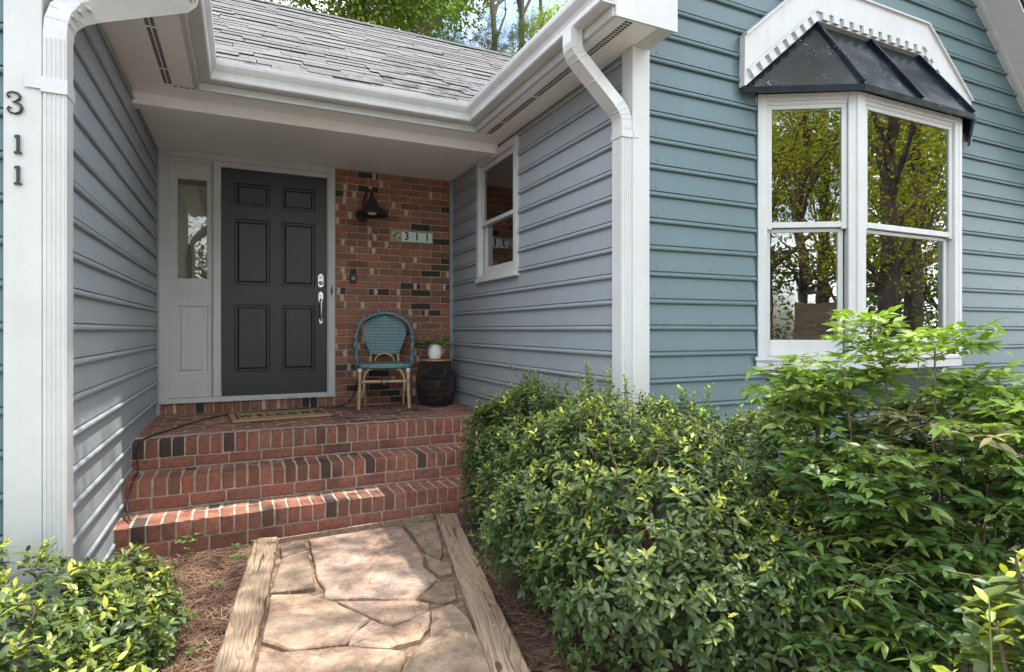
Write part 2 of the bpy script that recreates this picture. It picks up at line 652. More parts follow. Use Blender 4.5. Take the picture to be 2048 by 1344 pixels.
def jit_brick_mesh(dx, dy, dz, mat, seed):
    rr = random.Random(seed)
    mb = MB().box(-dx / 2, dx / 2, -dy / 2, dy / 2, -dz / 2, dz / 2, bev=0.0045)
    mb.v = [tuple(c + rr.uniform(-.0022, .0022) for c in p) for p in mb.v]
    me = bpy.data.meshes.new('brick')
    me.from_pydata(mb.v, [], mb.f)
    bm_fix(me)
    me.materials.append(M[mat])
    return me


BR_CACHE = {}


def brick(parent, c, d, mat, rotz=0.0, tilt=0.6):
    key = (round(d[0], 2), round(d[1], 3), round(d[2], 3), mat)
    if key not in BR_CACHE:
        BR_CACHE[key] = [jit_brick_mesh(d[0], d[1], d[2], mat, 7 * i + len(BR_CACHE) * 31) for i in range(3)]
    o = bpy.data.objects.new('brick', random.choice(BR_CACHE[key]))
    o.color = (random.random(), 0.5, 0.5, 1.0)
    link(o, parent, c)
    o.rotation_euler = (R(random.uniform(-tilt, tilt)), R(random.uniform(-tilt, tilt)), rotz + R(random.uniform(-tilt, tilt)))
    return o


def text_mesh(body, size, depth, offset=0.0):
    cu = bpy.data.curves.new('lettering', 'FONT')
    cu.body = body
    cu.size = size
    cu.extrude = depth
    cu.offset = offset
    cu.align_x = 'CENTER'
    cu.align_y = 'CENTER'
    cu.resolution_u = 4
    ob = bpy.data.objects.new('lettering', cu)
    COL.objects.link(ob)
    dg = bpy.context.evaluated_depsgraph_get()
    me = bpy.data.meshes.new_from_object(ob.evaluated_get(dg))
    bpy.data.objects.remove(ob)
    bpy.data.curves.remove(cu)
    return me

# ------------------------------------------------------------------ measurements
XL, XR = -0.67, 2.0          # inner faces of the two wings
YD = 5.785                   # door wall
YG = 2.68                    # front (gable) wall
ZS = 2.96                    # soffit
ZP = 0.622                   # porch floor
EXPO = 0.155                 # siding exposure
Z0 = 1.047 - EXPO * 7        # lowest siding bead
FX0, FX1, FY = -0.273, 1.708, 4.35     # fascia planes left, right, porch
CG = 4.05                    # gable centre

# ------------------------------------------------------------------ ground
g = MB()
N = 60
xs = np.linspace(-60, 60, N)
for i in range(N):
    for j in range(N):
        g.v.append((xs[i], xs[j], 0.0))
for i in range(N - 1):
    for j in range(N - 1):
        g.f.append((i * N + j, (i + 1) * N + j, (i + 1) * N + j + 1, i * N + j + 1))
        g.sm.append(False)
o = g.build('ground', 'soil', None, (0, 0, 0))
o['kind'] = 'structure'

# ------------------------------------------------------------------ house
HOUSE = thing('house', (0.7, 5.785, 0.0), 'blue-grey lap-sided house with recessed brick entry, white trim and bay window', 'house')

PROF = [(0.0, 0.162), (0.003, 0.162), (0.005, 0.158), (0.0145, 0.037), (0.014, 0.0345), (0.003, 0.0335), (0.003, 0.0285), (0.016, 0.0275),
        (0.0225, 0.022), (0.0250, 0.014), (0.0235, 0.006), (0.018, 0.0015), (0.009, 0.0035), (0.0, 0.0035)]


def siding(parent, ends, mat, z, ztop=None, zbot=None, cache={}):
    """ends: two functions (o, z) -> (x, y)"""
    prof = [(o_, zz + z) for o_, zz in PROF]
    if ztop is not None:
        prof = [(o_, min(zz, ztop)) for o_, zz in prof]
    if zbot is not None:
        prof = [(o_, max(zz, zbot)) for o_, zz in prof]
    mb = MB()
    dz = (random.uniform(-.0018, .0018), random.uniform(-.0018, .0018))
    mb.sweep(prof, [lambda p, e=e, d=d: (*e(p[0], p[1]), p[1] + d) for e, d in zip(ends, dz)])
    return mb.build('siding_board', mat, parent)


def siding_run(parent, wallfn, a, b, z_lo, z_hi, mat, aclip=None, bclip=None):
    k = math.floor((z_lo - Z0) / EXPO)
    while True:
        z = Z0 + k * EXPO
        k += 1
        if z > z_hi - 0.01:
            break
        if z + EXPO < z_lo + 0.012:
            continue
        aa = (lambda zz: a) if aclip is None else aclip
        bb = (lambda zz: b) if bclip is None else bclip
        siding(parent, [lambda o_, zz: wallfn(aa(zz), o_), lambda o_, zz: wallfn(bb(zz), o_)], mat, z,
               z_hi if z + 0.17 > z_hi else None, z_lo if z < z_lo else None)


# left wing wall (faces +X)
wl_ = MB()
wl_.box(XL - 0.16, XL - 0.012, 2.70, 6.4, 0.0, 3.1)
WALL_L = wl_.build('wall', 'siding_side_light', HOUSE)
siding_run(WALL_L, lambda t_, o_: (XL - 0.012 + o_, t_), 2.75, 5.775, 0.06, ZS, 'siding_side_light')
# left wing front wall (faces -Y), left of the corner post
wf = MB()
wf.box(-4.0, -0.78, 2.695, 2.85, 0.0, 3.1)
WALL_LF = wf.build('wall', 'siding_front_light', HOUSE)
siding_run(WALL_LF, lambda t_, o_: (t_, 2.692 - o_), -4.0, -0.781, 0.06, ZS, 'siding_front_light')

# right wing side wall (faces -X), with window opening
WY0, WY1, WZ0, WZ1 = 4.215, 4.985, 1.855, 2.865
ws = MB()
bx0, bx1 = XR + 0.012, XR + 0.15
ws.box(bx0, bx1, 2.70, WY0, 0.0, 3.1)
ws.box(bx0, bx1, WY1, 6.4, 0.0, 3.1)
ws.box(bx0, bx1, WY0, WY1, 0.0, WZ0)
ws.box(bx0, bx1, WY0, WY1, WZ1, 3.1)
WALL_S = ws.build('wall', 'siding_side_light', HOUSE)
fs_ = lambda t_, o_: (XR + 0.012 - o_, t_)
siding_run(WALL_S, fs_, 2.75, 5.775, 0.06, Z0 + 12 * EXPO, 'siding_side_light')
siding_run(WALL_S, fs_, 2.75, 4.163, Z0 + 12 * EXPO, ZS, 'siding_side_light')
siding_run(WALL_S, fs_, 5.037, 5.775, Z0 + 12 * EXPO, ZS, 'siding_side_light')

# gable wall (faces -Y), around the bay
rakeL = lambda z: max(2.105, 2.105 + (z - 3.40))
rakeR = lambda z: min(7.3, 5.449 - (z - 4.064) * 1.01 + 0.06)
A_, B_, C_, D_ = (2.971, 2.68), (3.506, 2.371), (4.594, 2.371), (5.129, 2.68)
BZ0, BZ1 = 1.15, 2.86
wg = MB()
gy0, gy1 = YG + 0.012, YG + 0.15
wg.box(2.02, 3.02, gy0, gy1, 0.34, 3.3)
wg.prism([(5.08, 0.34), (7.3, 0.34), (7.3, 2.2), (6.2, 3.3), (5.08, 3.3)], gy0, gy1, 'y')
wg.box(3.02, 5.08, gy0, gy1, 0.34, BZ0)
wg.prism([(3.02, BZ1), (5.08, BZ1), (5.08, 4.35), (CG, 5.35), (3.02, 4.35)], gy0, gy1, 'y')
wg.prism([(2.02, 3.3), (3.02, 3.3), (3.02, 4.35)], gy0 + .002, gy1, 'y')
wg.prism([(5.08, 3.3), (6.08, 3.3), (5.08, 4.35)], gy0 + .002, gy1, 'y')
WALL_G = wg.build('wall', 'siding_front_light', HOUSE)
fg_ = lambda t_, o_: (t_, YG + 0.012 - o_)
siding_run(WALL_G, fg_, 2.1055, 7.3, 0.36, Z0 + 8 * EXPO, 'siding_front_light')
siding_run(WALL_G, fg_, 2.1055, 2.962, Z0 + 8 * EXPO, Z0 + 19 * EXPO, 'siding_front_light')
siding_run(WALL_G, fg_, 5.14, 7.3, Z0 + 8 * EXPO, Z0 + 19 * EXPO, 'siding_front_light', bclip=lambda z: rakeR(z))
siding_run(WALL_G, fg_, 2.1055, 6.0, Z0 + 19 * EXPO, 4.95, 'siding_front_light', aclip=lambda z: rakeL(z), bclip=lambda z: rakeR(z))
def nails(parent, wallfn, spans, mat):
    nb_ = MB()
    for (a, b, zlo, zhi) in spans:
        k = math.ceil((zlo - Z0) / EXPO)
        while Z0 + k * EXPO < zhi:
            z = Z0 + k * EXPO + 0.052 + random.uniform(-.004, .004)
            k += 1
            t_ = a + 0.05
            while t_ < b:
                x_, y_ = wallfn(t_ + random.uniform(-.012, .012), 0.0)
                nx_, ny_ = wallfn(0, 1.0)[0] - wallfn(0, 0.0)[0], wallfn(0, 1.0)[1] - wallfn(0, 0.0)[1]
                ux_, uy_ = -ny_, nx_
                zz = z + random.uniform(-.003, .003)
                vs = []
                for o_ in (0.010, 0.0165):
                    for q_ in range(6):
                        a_ = q_ * math.pi / 3
                        r_ = 0.0052 if o_ < 0.012 else 0.0042
                        vs.append((x_ + nx_ * o_ + ux_ * r_ * math.cos(a_), y_ + ny_ * o_ + uy_ * r_ * math.cos(a_), zz + r_ * math.sin(a_)))
                nb_.add(vs, [tuple(range(6, 12))] + [(i, (i + 1) % 6, 6 + (i + 1) % 6, 6 + i) for i in range(6)])
                t_ += 0.405
    nb_.build('nail_head', mat, parent)['kind'] = 'stuff'


nails(WALL_G, fg_, [(2.12, 2.95, 0.5, 3.3), (5.2, 7.2, 0.5, 2.2)], 'siding_front_light')
nails(WALL_S, fs_, [(2.8, 4.15, 0.5, 2.85)], 'siding_side_light')
nails(WALL_L, lambda t_, o_: (XL - 0.012 + o_, t_), [(2.8, 5.7, 0.5, 2.8)], 'siding_side_light')
fo = MB()
fo.box(2.0, 7.3, YG - 0.03, YG + 0.14, 0.0, 0.345)
fo.build('foundation', 'foundation', HOUSE)
# far right and back walls close the wing
wr = MB()
wr.box(7.2, 7.3, 2.84, 9.0, 0.0, 2.2)
wr.box(2.02, 6.12, 8.9, 9.05, 0.0, 3.1)
wr.build('wall', 'room_paint', HOUSE)

# corner posts
MB().box(-0.781, -0.669, 2.655, 2.755, 0.0, ZS, 0.003).build('corner_post', 'white_trim', HOUSE)
cp = MB()
cp.box(1.985, 2.104, 2.652, 2.755, 0.1, ZS, 0.003)
cp.build('corner_post', 'white_trim', HOUSE)
# inner corner strips
MB().box(1.965, 1.999, 5.745, 5.779, ZP, 2.93).build('corner_strip', 'siding_side_light', HOUSE)
MB().box(-0.67, -0.652, 5.755, 5.79, ZP, 2.91).build('corner_strip', 'siding_side_light', HOUSE)

# soffits, beam, porch ceiling
sf = MB()
sf.box(XR + 0.0, FX1, 2.43, 4.60, ZS, ZS + 0.015)
sf.box(XL, FX0, 2.43, 4.60, ZS, ZS + 0.015)
sf.box(FX0, FX1, FY, 4.60, ZS + 0.001, ZS + 0.016)
sf.build('soffit', 'soffit_white', HOUSE)
bmz = MB()
bmz.box(XL - 0.005, XR + 0.005, 4.585, 4.70, 2.885, ZS + 0.05, 0.003)
bmz.build('beam', 'soffit_white', HOUSE)
pc = MB()
pc.box(XL - 0.005, XR + 0.005, 4.701, 5.80, 2.928, 2.945)
pc.build('porch_ceiling', 'soffit_white', HOUSE)
# little hook in the porch ceiling
hk = MB().tube([(1.52, 5.05, 2.93), (1.52, 5.05, 2.905), (1.531, 5.05, 2.892), (1.542, 5.05, 2.90)], 0.003, 6)
tag(hk.build('ceiling_hook', 'nickel'), 'tiny metal hook screwed into the porch ceiling', 'hook')


def vent(x, y0, y1, lead):
    v_ = MB()
    n_ = int((y1 - y0) / 0.0225)
    for i in range(n_):
        if i % 24 == 23:
            continue
        y = y0 + i * 0.0225
        v_.box(x - 0.022, x - 0.004, y, y + 0.011, ZS - 0.003, ZS + 0.002)
        v_.box(x + 0.004, x + 0.022, y, y + 0.011, ZS - 0.003, ZS + 0.002)
    o_ = v_.build('soffit_vent', 'rubber', HOUSE)
    o_['kind'] = 'stuff'
    return o_


vent(1.818, 2.46, 4.36, 1)
vent(-0.439, 2.5, 4.36, -1)
lv = MB()
for i in range(4):
    lv.box(-0.41 + i * 0.034, -0.39 + i * 0.034, 4.362, 4.37, ZS - 0.003, ZS + 0.002)
lv.build('soffit_vent', 'rubber', HOUSE)['kind'] = 'stuff'

# fascias
MB().box(FX0, FX1, FY, FY + 0.02, ZS - 0.004, 3.17).build('fascia', 'gutter_white', HOUSE)
MB().box(FX1, FX1 + 0.02, 2.432, FY, ZS - 0.004, 3.17).build('fascia', 'gutter_white', HOUSE)
MB().box(FX0 - 0.02, FX0, 2.432, FY, ZS - 0.004, 3.17).build('fascia', 'gutter_white', HOUSE)
# drip boards just under the gutters
MB().box(FX0 + .012, FX1 - .012, FY - 0.012, FY - .0005, ZS - 0.008, 3.0).build('fascia_trim', 'white_trim', HOUSE)
MB().box(FX1 - 0.012, FX1 - .0005, 2.436, FY - .0125, ZS - 0.008, 3.0).build('fascia_trim', 'white_trim', HOUSE)
MB().box(FX0 + .0005, FX0 + 0.012, 2.436, FY - .0125, ZS - 0.008, 3.0).build('fascia_trim', 'white_trim', HOUSE)

# K-style gutters, mitred in the two inner corners
GP = [(0.0, 0.0), (0.078, 0.0), (0.086, 0.008), (0.087, 0.035), (0.092, 0.055), (0.105, 0.075), (0.116, 0.095), (0.118, 0.112), (0.118, 0.128), (0.106, 0.128),
      (0.106, 0.118), (0.108, 0.113), (0.106, 0.098), (0.096, 0.08), (0.083, 0.058), (0.079, 0.036), (0.078, 0.008), (0.006, 0.006), (0.006, 0.128), (0.0, 0.128)]
GZ = 3.003
MB().sweep(GP, [lambda p: (FX0 + p[0], FY - p[0] - .001, GZ + p[1]), lambda p: (FX1 - p[0], FY - p[0] - .001, GZ + p[1])]).build('gutter', 'gutter_white', HOUSE)
MB().sweep(GP, [lambda p: (FX1 - p[0] - .001, FY - p[0], GZ + p[1]), lambda p: (FX1 - p[0] - .001, 2.42, GZ + p[1])]).build('gutter', 'gutter_white', HOUSE)
MB().sweep(GP, [lambda p: (FX0 + p[0] + .001, FY - p[0], GZ + p[1]), lambda p: (FX0 + p[0] + .001, 2.42, GZ + p[1])]).build('gutter', 'gutter_white', HOUSE)

# cornice return box and rakes of the gable
rb = MB()
rb.prism([(FX1, ZS - 0.012), (2.102, ZS - 0.012), (2.102, 3.55), (FX1, 3.16)], 2.418, 2.431, 'y')
rb.prism([(2.088, ZS), (2.102, ZS), (2.102, 3.55), (2.088, 3.54)], 2.431, 2.66, 'y')
rb.box(1.999, 2.0875, 2.4315, 2.652, ZS - .006, ZS + 0.012)
rb.build('cornice_return', 'white_trim', HOUSE)
rk = MB()
for sgn in (-1, 1):
    ex = CG + sgn * 2.36
    # fascia of the rake
    el_ = 0.0 if sgn < 0 else 1.05
    pts = [(ex + el_, 3.11 - el_), (CG, 5.47), (CG, 5.72), (ex + el_, 3.36 - el_)]
    rk.prism(pts, 2.405, 2.4175, 'y')
    # soffit of the rake
    pts = [(CG + sgn * (1.945 + el_), 3.425 - el_), (CG, 5.40), (CG, 5.42), (CG + sgn * (1.945 + el_), 3.445 - el_)]
    rk.prism(pts, 2.4185, 2.71, 'y')
rk.build('rake', 'white_trim', HOUSE)
rk2 = MB()
pts = [(CG + 2.42, 3.06), (CG, 5.46), (CG, 5.49), (CG + 2.42, 3.10)]
rk2.prism([(4.7, 4.832), (7.3, 2.206), (7.3, 2.11), (4.7, 4.737)], 2.625, 2.655, 'y')
rk2.build('rake_frieze', 'white_trim', HOUSE)

# roofs: porch roof with single shingles, and the slopes of the two wings
P = 0.6667
EY, EZ = FY - 0.05, 3.145
rf = MB()
RY = 7.42
RZ = EZ + P * (RY - EY)
rf.add([(-3.4, EY, EZ - .012), (3.0, EY, EZ - .012), (4.1, RY, RZ - .012), (-3.4, RY, RZ - .012),
        (-3.4, EY, EZ - .03), (3.0, EY, EZ - .03), (4.1, RY, RZ - .03), (-3.4, RY, RZ - .03),
        (-3.4, RY + 3.2, EZ), (4.1, RY + 3.2, EZ)],
       [(0, 1, 2, 3), (7, 6, 5, 4), (0, 4, 5, 1), (3, 2, 9, 8)])
ROOF = rf.build('roof', 'roof_felt', HOUSE)
ncs = 31
sl = math.sqrt(1 + P * P)
dl = (RY - EY) / ncs
SHC = {}
for i in range(ncs):
    y0 = EY - 0.02 + i * dl
    z0 = EZ + P * (y0 - EY)
    xr = 1.72 + 0.667 * (y0 - EY) + 0.25
    x = -0.34 - 0.03 * (y0 - EY) * 2 - random.uniform(0, 0.25)
    while x < xr:
        wd = random.choice((0.20, 0.27, 0.34, 0.41, 0.48)) if y0 < 5.6 else random.choice((0.34, 0.41, 0.48, 0.55))
        th = random.choice((0.009, 0.012, 0.015))
        key = (wd, th)
        if key not in SHC:
            L = dl * sl + 0.03
            mb = MB().box(0, wd - 0.004, 0, L, 0, th)
            mb.v = [(a + random.uniform(-.002, .002), b + (random.uniform(-.004, .004) if b < .01 else 0), c) for a, b, c in mb.v]
            me = bpy.data.meshes.new('shingle')
            me.from_pydata(mb.v, [], mb.f)
            bm_fix(me)
            me.materials.append(M['shingle'])
            me.materials.append(M['roof_felt'])
            for pg in me.polygons:
                if pg.normal.y < -0.7 or abs(pg.normal.x) > 0.7:
                    pg.material_index = 1
            SHC[key] = me
        so = bpy.data.objects.new('shingle', SHC[key])
        link(so, ROOF, (x, y0 + random.uniform(-.006, .006), z0 + 0.003 + random.uniform(0, .003)))
        so.rotation_euler = (math.atan(P) - 0.035, 0, R(random.uniform(-.3, .3)))
        x += wd
rc = MB()
for i in range(36):
    x = -3.0 + i * 0.19
    rc.add([(x, RY - 0.13, RZ - 0.055), (x + 0.2, RY - 0.13, RZ - 0.06), (x + 0.2, RY, RZ + 0.03), (x, RY, RZ + 0.036), (x + 0.2, RY + .13, RZ - 0.06), (x, RY + .13, RZ - 0.055)],
           [(0, 1, 2, 3), (3, 2, 4, 5)])
rc.build('ridge_cap', 'roof_felt', HOUSE)
for nm, ex, sgn in (('roof', FX1 - 0.05, 1), ('roof', FX0 + 0.05, -1)):
    wv = MB()
    half = abs(CG - ex) if sgn > 0 else 3.2
    px, pz = ex + sgn * half, 3.15 + half
    yb = 9.2
    y_f = 2.40
    for q, th in ((0, 0),):
        a0 = (ex, 3.15)
        wv.prism([(ex, 3.15), (px, pz), (px + sgn * (half + 1.05), 3.15 - 1.05), (px + sgn * (half + 1.05), 3.11 - 1.05), (px, pz - .045), (ex, 3.11)], y_f, yb, 'y')
    wv.build('roof', 'shingle', HOUSE)

# ---- downspouts with fluted faces, elbows and straps
def downspout(path, front, strap_z, strap_x, corr):
    d = MB()
    d.rtube(path, 0.036, 0.046, (1, 0, 0))
    root = d.build('downspout', 'gutter_white', HOUSE)
    return root


def flutes(parent, x0, x1, y, z0, z1):
    f_ = MB()
    n_ = 5
    for i in range(n_):
        x = x0 + (x1 - x0) * (i + 0.5) / n_
        wd = (x1 - x0) / n_ * 0.27
        f_.prism([(x - wd, y), (x - wd * .5, y - 0.0045), (x + wd * .5, y - 0.0045), (x + wd, y)], z0, z1, 'z')
    f_.build('flute', 'gutter_white', parent)['kind'] = 'stuff'


dsx = 1.951
pr = [(1.648, 2.745, 3.004), (1.648, 2.745, 2.93), (1.652, 2.744, 2.90), (1.665, 2.742, 2.872), (1.69, 2.738, 2.842), (1.86, 2.712, 2.662),
      (1.90, 2.708, 2.625), (1.93, 2.706, 2.59), (1.946, 2.706, 2.555), (dsx, 2.706, 2.51), (dsx, 2.706, 0.12)]
DS = downspout(pr, None, None, None, None)
flutes(DS, dsx - 0.034, dsx + 0.032, 2.6605, 0.3, 2.50)
cg = MB()
for (x, y, z, ang) in [(1.652, 2.744, 2.902, 12), (1.664, 2.742, 2.876, 26), (1.68, 2.739, 2.853, 38), (1.905, 2.708, 2.62, 36), (1.925, 2.706, 2.595, 26), (1.94, 2.706, 2.57, 14), (1.948, 2.706, 2.545, 5), (1.775, 2.725, 2.752, 43)]:
    m_ = MB().box(-0.0385, 0.0385, -0.0485, 0.0485, -0.004, 0.004, 0.003)
    m_.xform(Matrix.Translation((x, y, z)) @ Matrix.Rotation(R(-ang), 4, 'Y'))
    m_.build('elbow_crimp', 'gutter_white', DS)
st = MB().box(dsx - 0.0395, dsx + 0.0395, 2.652, 2.656, 2.44, 2.475)
st.box(dsx + 0.0395, dsx + 0.075, 2.6475, 2.6515, 2.442, 2.475)
st.box(dsx - 0.0405, dsx - 0.0395, 2.652, 2.755, 2.44, 2.475)
st.build('strap', 'gutter_white', DS)

dlx = -0.631
pl_ = [(-0.215, 3.0, 3.004), (-0.215, 3.0, 2.93), (-0.225, 2.99, 2.88), (-0.25, 2.97, 2.845), (-0.54, 2.765, 2.635), (-0.585, 2.73, 2.595), (-0.615, 2.71, 2.55), (-0.628, 2.703, 2.505), (dlx, 2.701, 2.455), (dlx, 2.701, 0.1)]
DL = downspout(pl_, None, None, None, None)
flutes(DL, dlx - 0.034, dlx + 0.034, 2.6555, 0.15, 2.44)
cg = MB()
for (x, y, z, ang) in [(-0.56, 2.75, 2.618, 40), (-0.59, 2.727, 2.588, 30), (-0.612, 2.712, 2.553, 20), (-0.625, 2.705, 2.515, 8), (-0.24, 2.98, 2.86, 25)]:
    m_ = MB().box(-0.0385, 0.0385, -0.0485, 0.0485, -0.004, 0.004, 0.003)
    m_.xform(Matrix.Translation((x, y, z)) @ Matrix.Rotation(R(ang), 4, 'Y'))
    m_.build('elbow_crimp', 'gutter_white', DL)
st = MB().box(dlx - 0.04, dlx + 0.04, 2.645, 2.650, 2.235, 2.29)
st.box(dlx - 0.088, dlx - 0.04, 2.647, 2.652, 2.245, 2.288)
st.box(dlx + 0.037, dlx + 0.0395, 2.65, 2.755, 2.235, 2.29)
st.build('strap', 'gutter_white', DL)

# ---- side window (in the right wing, faces -X)
WIN = part_empty('window', HOUSE, (XR, 4.6, 1.8))
xf = XR - 0.022


def rect_frame(mb, axis, base, t0, t1, z0, z1, wd, d0, d1, wb=None, wt=None):
    """rectangular frame made of four butted boxes; axis 'x': plane of constant x"""
    wb = wd if wb is None else wb
    wt = wd if wt is None else wt
    for a, b, c_, d_ in ((t0, t0 + wd, z0, z1), (t1 - wd, t1, z0, z1), (t0 + wd, t1 - wd, z0, z0 + wb), (t0 + wd, t1 - wd, z1 - wt, z1)):
        if axis == 'x':
            mb.box(d0, d1, a, b, c_, d_, 0.0025)
        else:
            mb.box(a, b, d0, d1, c_, d_, 0.0025)


fr_ = MB()
rect_frame(fr_, 'x', 0, 4.165, 5.035, 1.80, 2.92, 0.06, xf, XR + 0.03)
fr_.build('frame', 'white_trim', WIN)
MB().box(xf - 0.012, XR + 0.02, 4.158, 5.042, 1.795, 1.823, 0.003).build('sill', 'white_trim', WIN)
up = MB()
rect_frame(up, 'x', 0, 4.226, 4.974, 2.315, 2.859, 0.045, XR + 0.005, XR + 0.035, wb=0.035)
up.build('sash', 'white_trim', WIN)
lo = MB()
rect_frame(lo, 'x', 0, 4.228, 4.972, 1.862, 2.345, 0.05, XR + 0.037, XR + 0.065, wb=0.075, wt=0.03)
lo.build('sash', 'white_trim', WIN)
MB().box(XR + 0.02, XR + 0.024, 4.27, 4.93, 2.349, 2.815).build('pane', 'glass', WIN)
MB().box(XR + 0.05, XR + 0.054, 4.277, 4.923, 1.936, 2.316).build('pane', 'glass', WIN)
MB().box(XR + 0.22, XR + 0.23, 4.2, 4.45, 1.9, 2.86).build('curtain', 'cream_paint', WIN)

# ---- brick door wall
BW = MB()
BW.box(0.8105, XR + 0.012, YD + 0.004, YD + 0.14, ZP, 2.935)
BW.box(XL, 0.81, YD + 0.004, YD + 0.14, ZP - 0.3, 0.732)
BWO = BW.build('brick_wall', 'mortar', HOUSE)
ch = 0.0676
nr = 34
for r_ in range(nr):
    z = ZP + 0.003 + (r_ + 0.5) * ch
    off = 0.0 if r_ % 2 else 0.107
    x = 0.812 - off
    while x < XR - 0.005:
        x0, x1 = max(x, 0.812), min(x + 0.203, XR - 0.004)
        if x1 - x0 > 0.03:
            brick(BWO, ((x0 + x1) / 2, YD + 0.04, z), (x1 - x0, 0.09, ch - 0.0105), 'wall_brick', 0, 0.25)
        x += 0.2135
x = XL + 0.004
while x < 0.80:
    brick(BWO, (x + 0.031, YD + 0.036, ZP + 0.055), (0.060, 0.09, 0.096), 'wall_brick', 0, 0.3)
    x += 0.0735
# wall above / behind the door frame
MB().box(XL, 0.8095, YD + 0.06, YD + 0.14, 2.90, 2.96).build('wall', 'white_trim', HOUSE)

# ---- entrance: frame, sidelight, door
DF = MB()
yf0, yf1 = YD - 0.018, YD + 0.09
DF.box(-0.653, -0.598, yf0, yf1, 0.735, 2.927, 0.003)
DF.box(0.745, 0.8095, yf0, yf1, 0.735, 2.927, 0.003)
DF.box(-0.598, 0.745, yf0, yf1, 2.868, 2.927, 0.003)
DF.box(-0.598, -0.575, yf0 + 0.02, yf1, 0.765, 2.868)
DF.box(-0.24, -0.176, yf0 + .004, yf1, 0.765, 2.868, 0.003)
DF.box(-0.575, -0.24, yf0 + 0.02, yf1, 2.838, 2.868)
DF.box(-0.176, 0.745, yf0 + 0.02, yf1, 2.822, 2.868)
DF.box(0.736, 0.745, yf0 + 0.02, yf1, 0.765, 2.822)
DF.build('door_frame', 'white_trim', HOUSE)
th = MB()
th.box(-0.653, 0.8095, yf0 - 0.012, yf1, 0.722, 0.7345)
th.box(-0.598, 0.745, yf0 + 0.006, yf1, 0.7345, 0.764)
th.build('threshold', 'white_trim', HOUSE)


def panel(mb, x0, x1, z0, z1, yface, rec=0.012):
    """raised panel set in a recess of a slab whose face is yface"""
    b = 0.022
    vs = []
    for (a, c_, y) in ((0, 0, yface), (0.006, 0.006, yface + rec), (b, b, yface + rec), (b + 0.016, b + 0.016, yface + rec * 0.25)):
        vs += [(x0 + a, y, z0 + a), (x1 - a, y, z0 + a), (x1 - a, y, z1 - a), (x0 + a, y, z1 - a)]
    fs = []
    for k in range(3):
        for i in range(4):
            j = (i + 1) % 4
            fs.append((4 * k + i, 4 * k + j, 4 * k + 4 + j, 4 * k + 4 + i))
    fs.append((12, 13, 14, 15))
    mb.add(vs, fs)


def slab_with_holes(mb, x0, x1, z0, z1, y0, y1, holes):
    xs_ = sorted({x0, x1} | {h[0] for h in holes} | {h[1] for h in holes})
    zs_ = sorted({z0, z1} | {h[2] for h in holes} | {h[3] for h in holes})
    for i in range(len(xs_) - 1):
        for j in range(len(zs_) - 1):
            cx, cz = (xs_[i] + xs_[i + 1]) / 2, (zs_[j] + zs_[j + 1]) / 2
            if any(h[0] < cx < h[1] and h[2] < cz < h[3] for h in holes):
                continue
            mb.add([(xs_[i], y0, zs_[j]), (xs_[i + 1], y0, zs_[j]), (xs_[i + 1], y0, zs_[j + 1]), (xs_[i], y0, zs_[j + 1])], [(0, 1, 2, 3)])
    mb.add([(x0, y0, z0), (x1, y0, z0), (x1, y1, z0), (x0, y1, z0), (x0, y0, z1), (x1, y0, z1), (x1, y1, z1), (x0, y1, z1)],
           [(0, 3, 2, 1), (4, 5, 6, 7), (0, 4, 7, 3), (1, 2, 6, 5)])
    for h in holes:
        mb.add([(h[0], y1, h[2]), (h[1], y1, h[2]), (h[1], y1, h[3]), (h[0], y1, h[3])], []) if False else None


PANS = [(-0.067, 0.230, 2.487, 2.697), (0.332, 0.628, 2.487, 2.697), (-0.067, 0.230, 1.772, 2.371), (0.332, 0.628, 1.772, 2.371),
        (-0.067, 0.230, 0.98, 1.591), (0.332, 0.628, 0.98, 1.591)]
yd = YD + 0.022
D0 = MB()
slab_with_holes(D0, -0.172, 0.734, 0.767, 2.82, yd, yd + 0.045, PANS)
D0.add([(-0.172, yd + 0.045, 0.767), (0.734, yd + 0.045, 0.767), (0.734, yd + 0.045, 2.82), (-0.172, yd + 0.045, 2.82)], [(0, 1, 2, 3)])
DOOR = D0.build('door', 'door_paint', HOUSE)
for h in PANS:
    pm = MB()
    panel(pm, h[0], h[1], h[2], h[3], yd)
    pm.build('door_panel', 'door_paint', DOOR)
# deadbolt
db = MB()
db.prism([(0.655, 1.785), (0.668, 1.772), (0.690, 1.772), (0.703, 1.785), (0.703, 1.882), (0.69, 1.89), (0.679, 1.902), (0.668, 1.89), (0.655, 1.882)], yd - 0.008, yd - 0.0005, 'y')
rotx = Matrix.Rotation(R(90), 3, 'X')
db.lathe([(0.0, 0.022), (0.012, 0.022), (0.017, 0.016), (0.02, 0.006), (0.021, 0.0)], (0.679, yd - 0.008, 1.812), 18, rotx)
db.lathe([(0.0, 0.034), (0.006, 0.034), (0.007, 0.02)], (0.679, yd - 0.008, 1.812), 10, rotx)
db.build('deadbolt', 'nickel', DOOR)
kp = MB()
for i in range(3):
    for j in range(2):
        kp.box(0.666 + i * 0.0105, 0.673 + i * 0.0105, yd - 0.011, yd - 0.0082, 1.852 + j * 0.015, 1.862 + j * 0.015)
kp.build('keypad_button', 'black_metal', DOOR)['kind'] = 'stuff'
hs = MB()
hs.prism([(0.660, 1.632), (0.679, 1.615), (0.698, 1.632), (0.701, 1.70), (0.691, 1.722), (0.679, 1.73), (0.667, 1.722), (0.657, 1.70)], yd - 0.008, yd - 0.0005, 'y')
hs.prism([(0.665, 1.43), (0.679, 1.418), (0.693, 1.43), (0.695, 1.465), (0.679, 1.478), (0.663, 1.465)], yd - 0.007, yd - 0.0005, 'y')
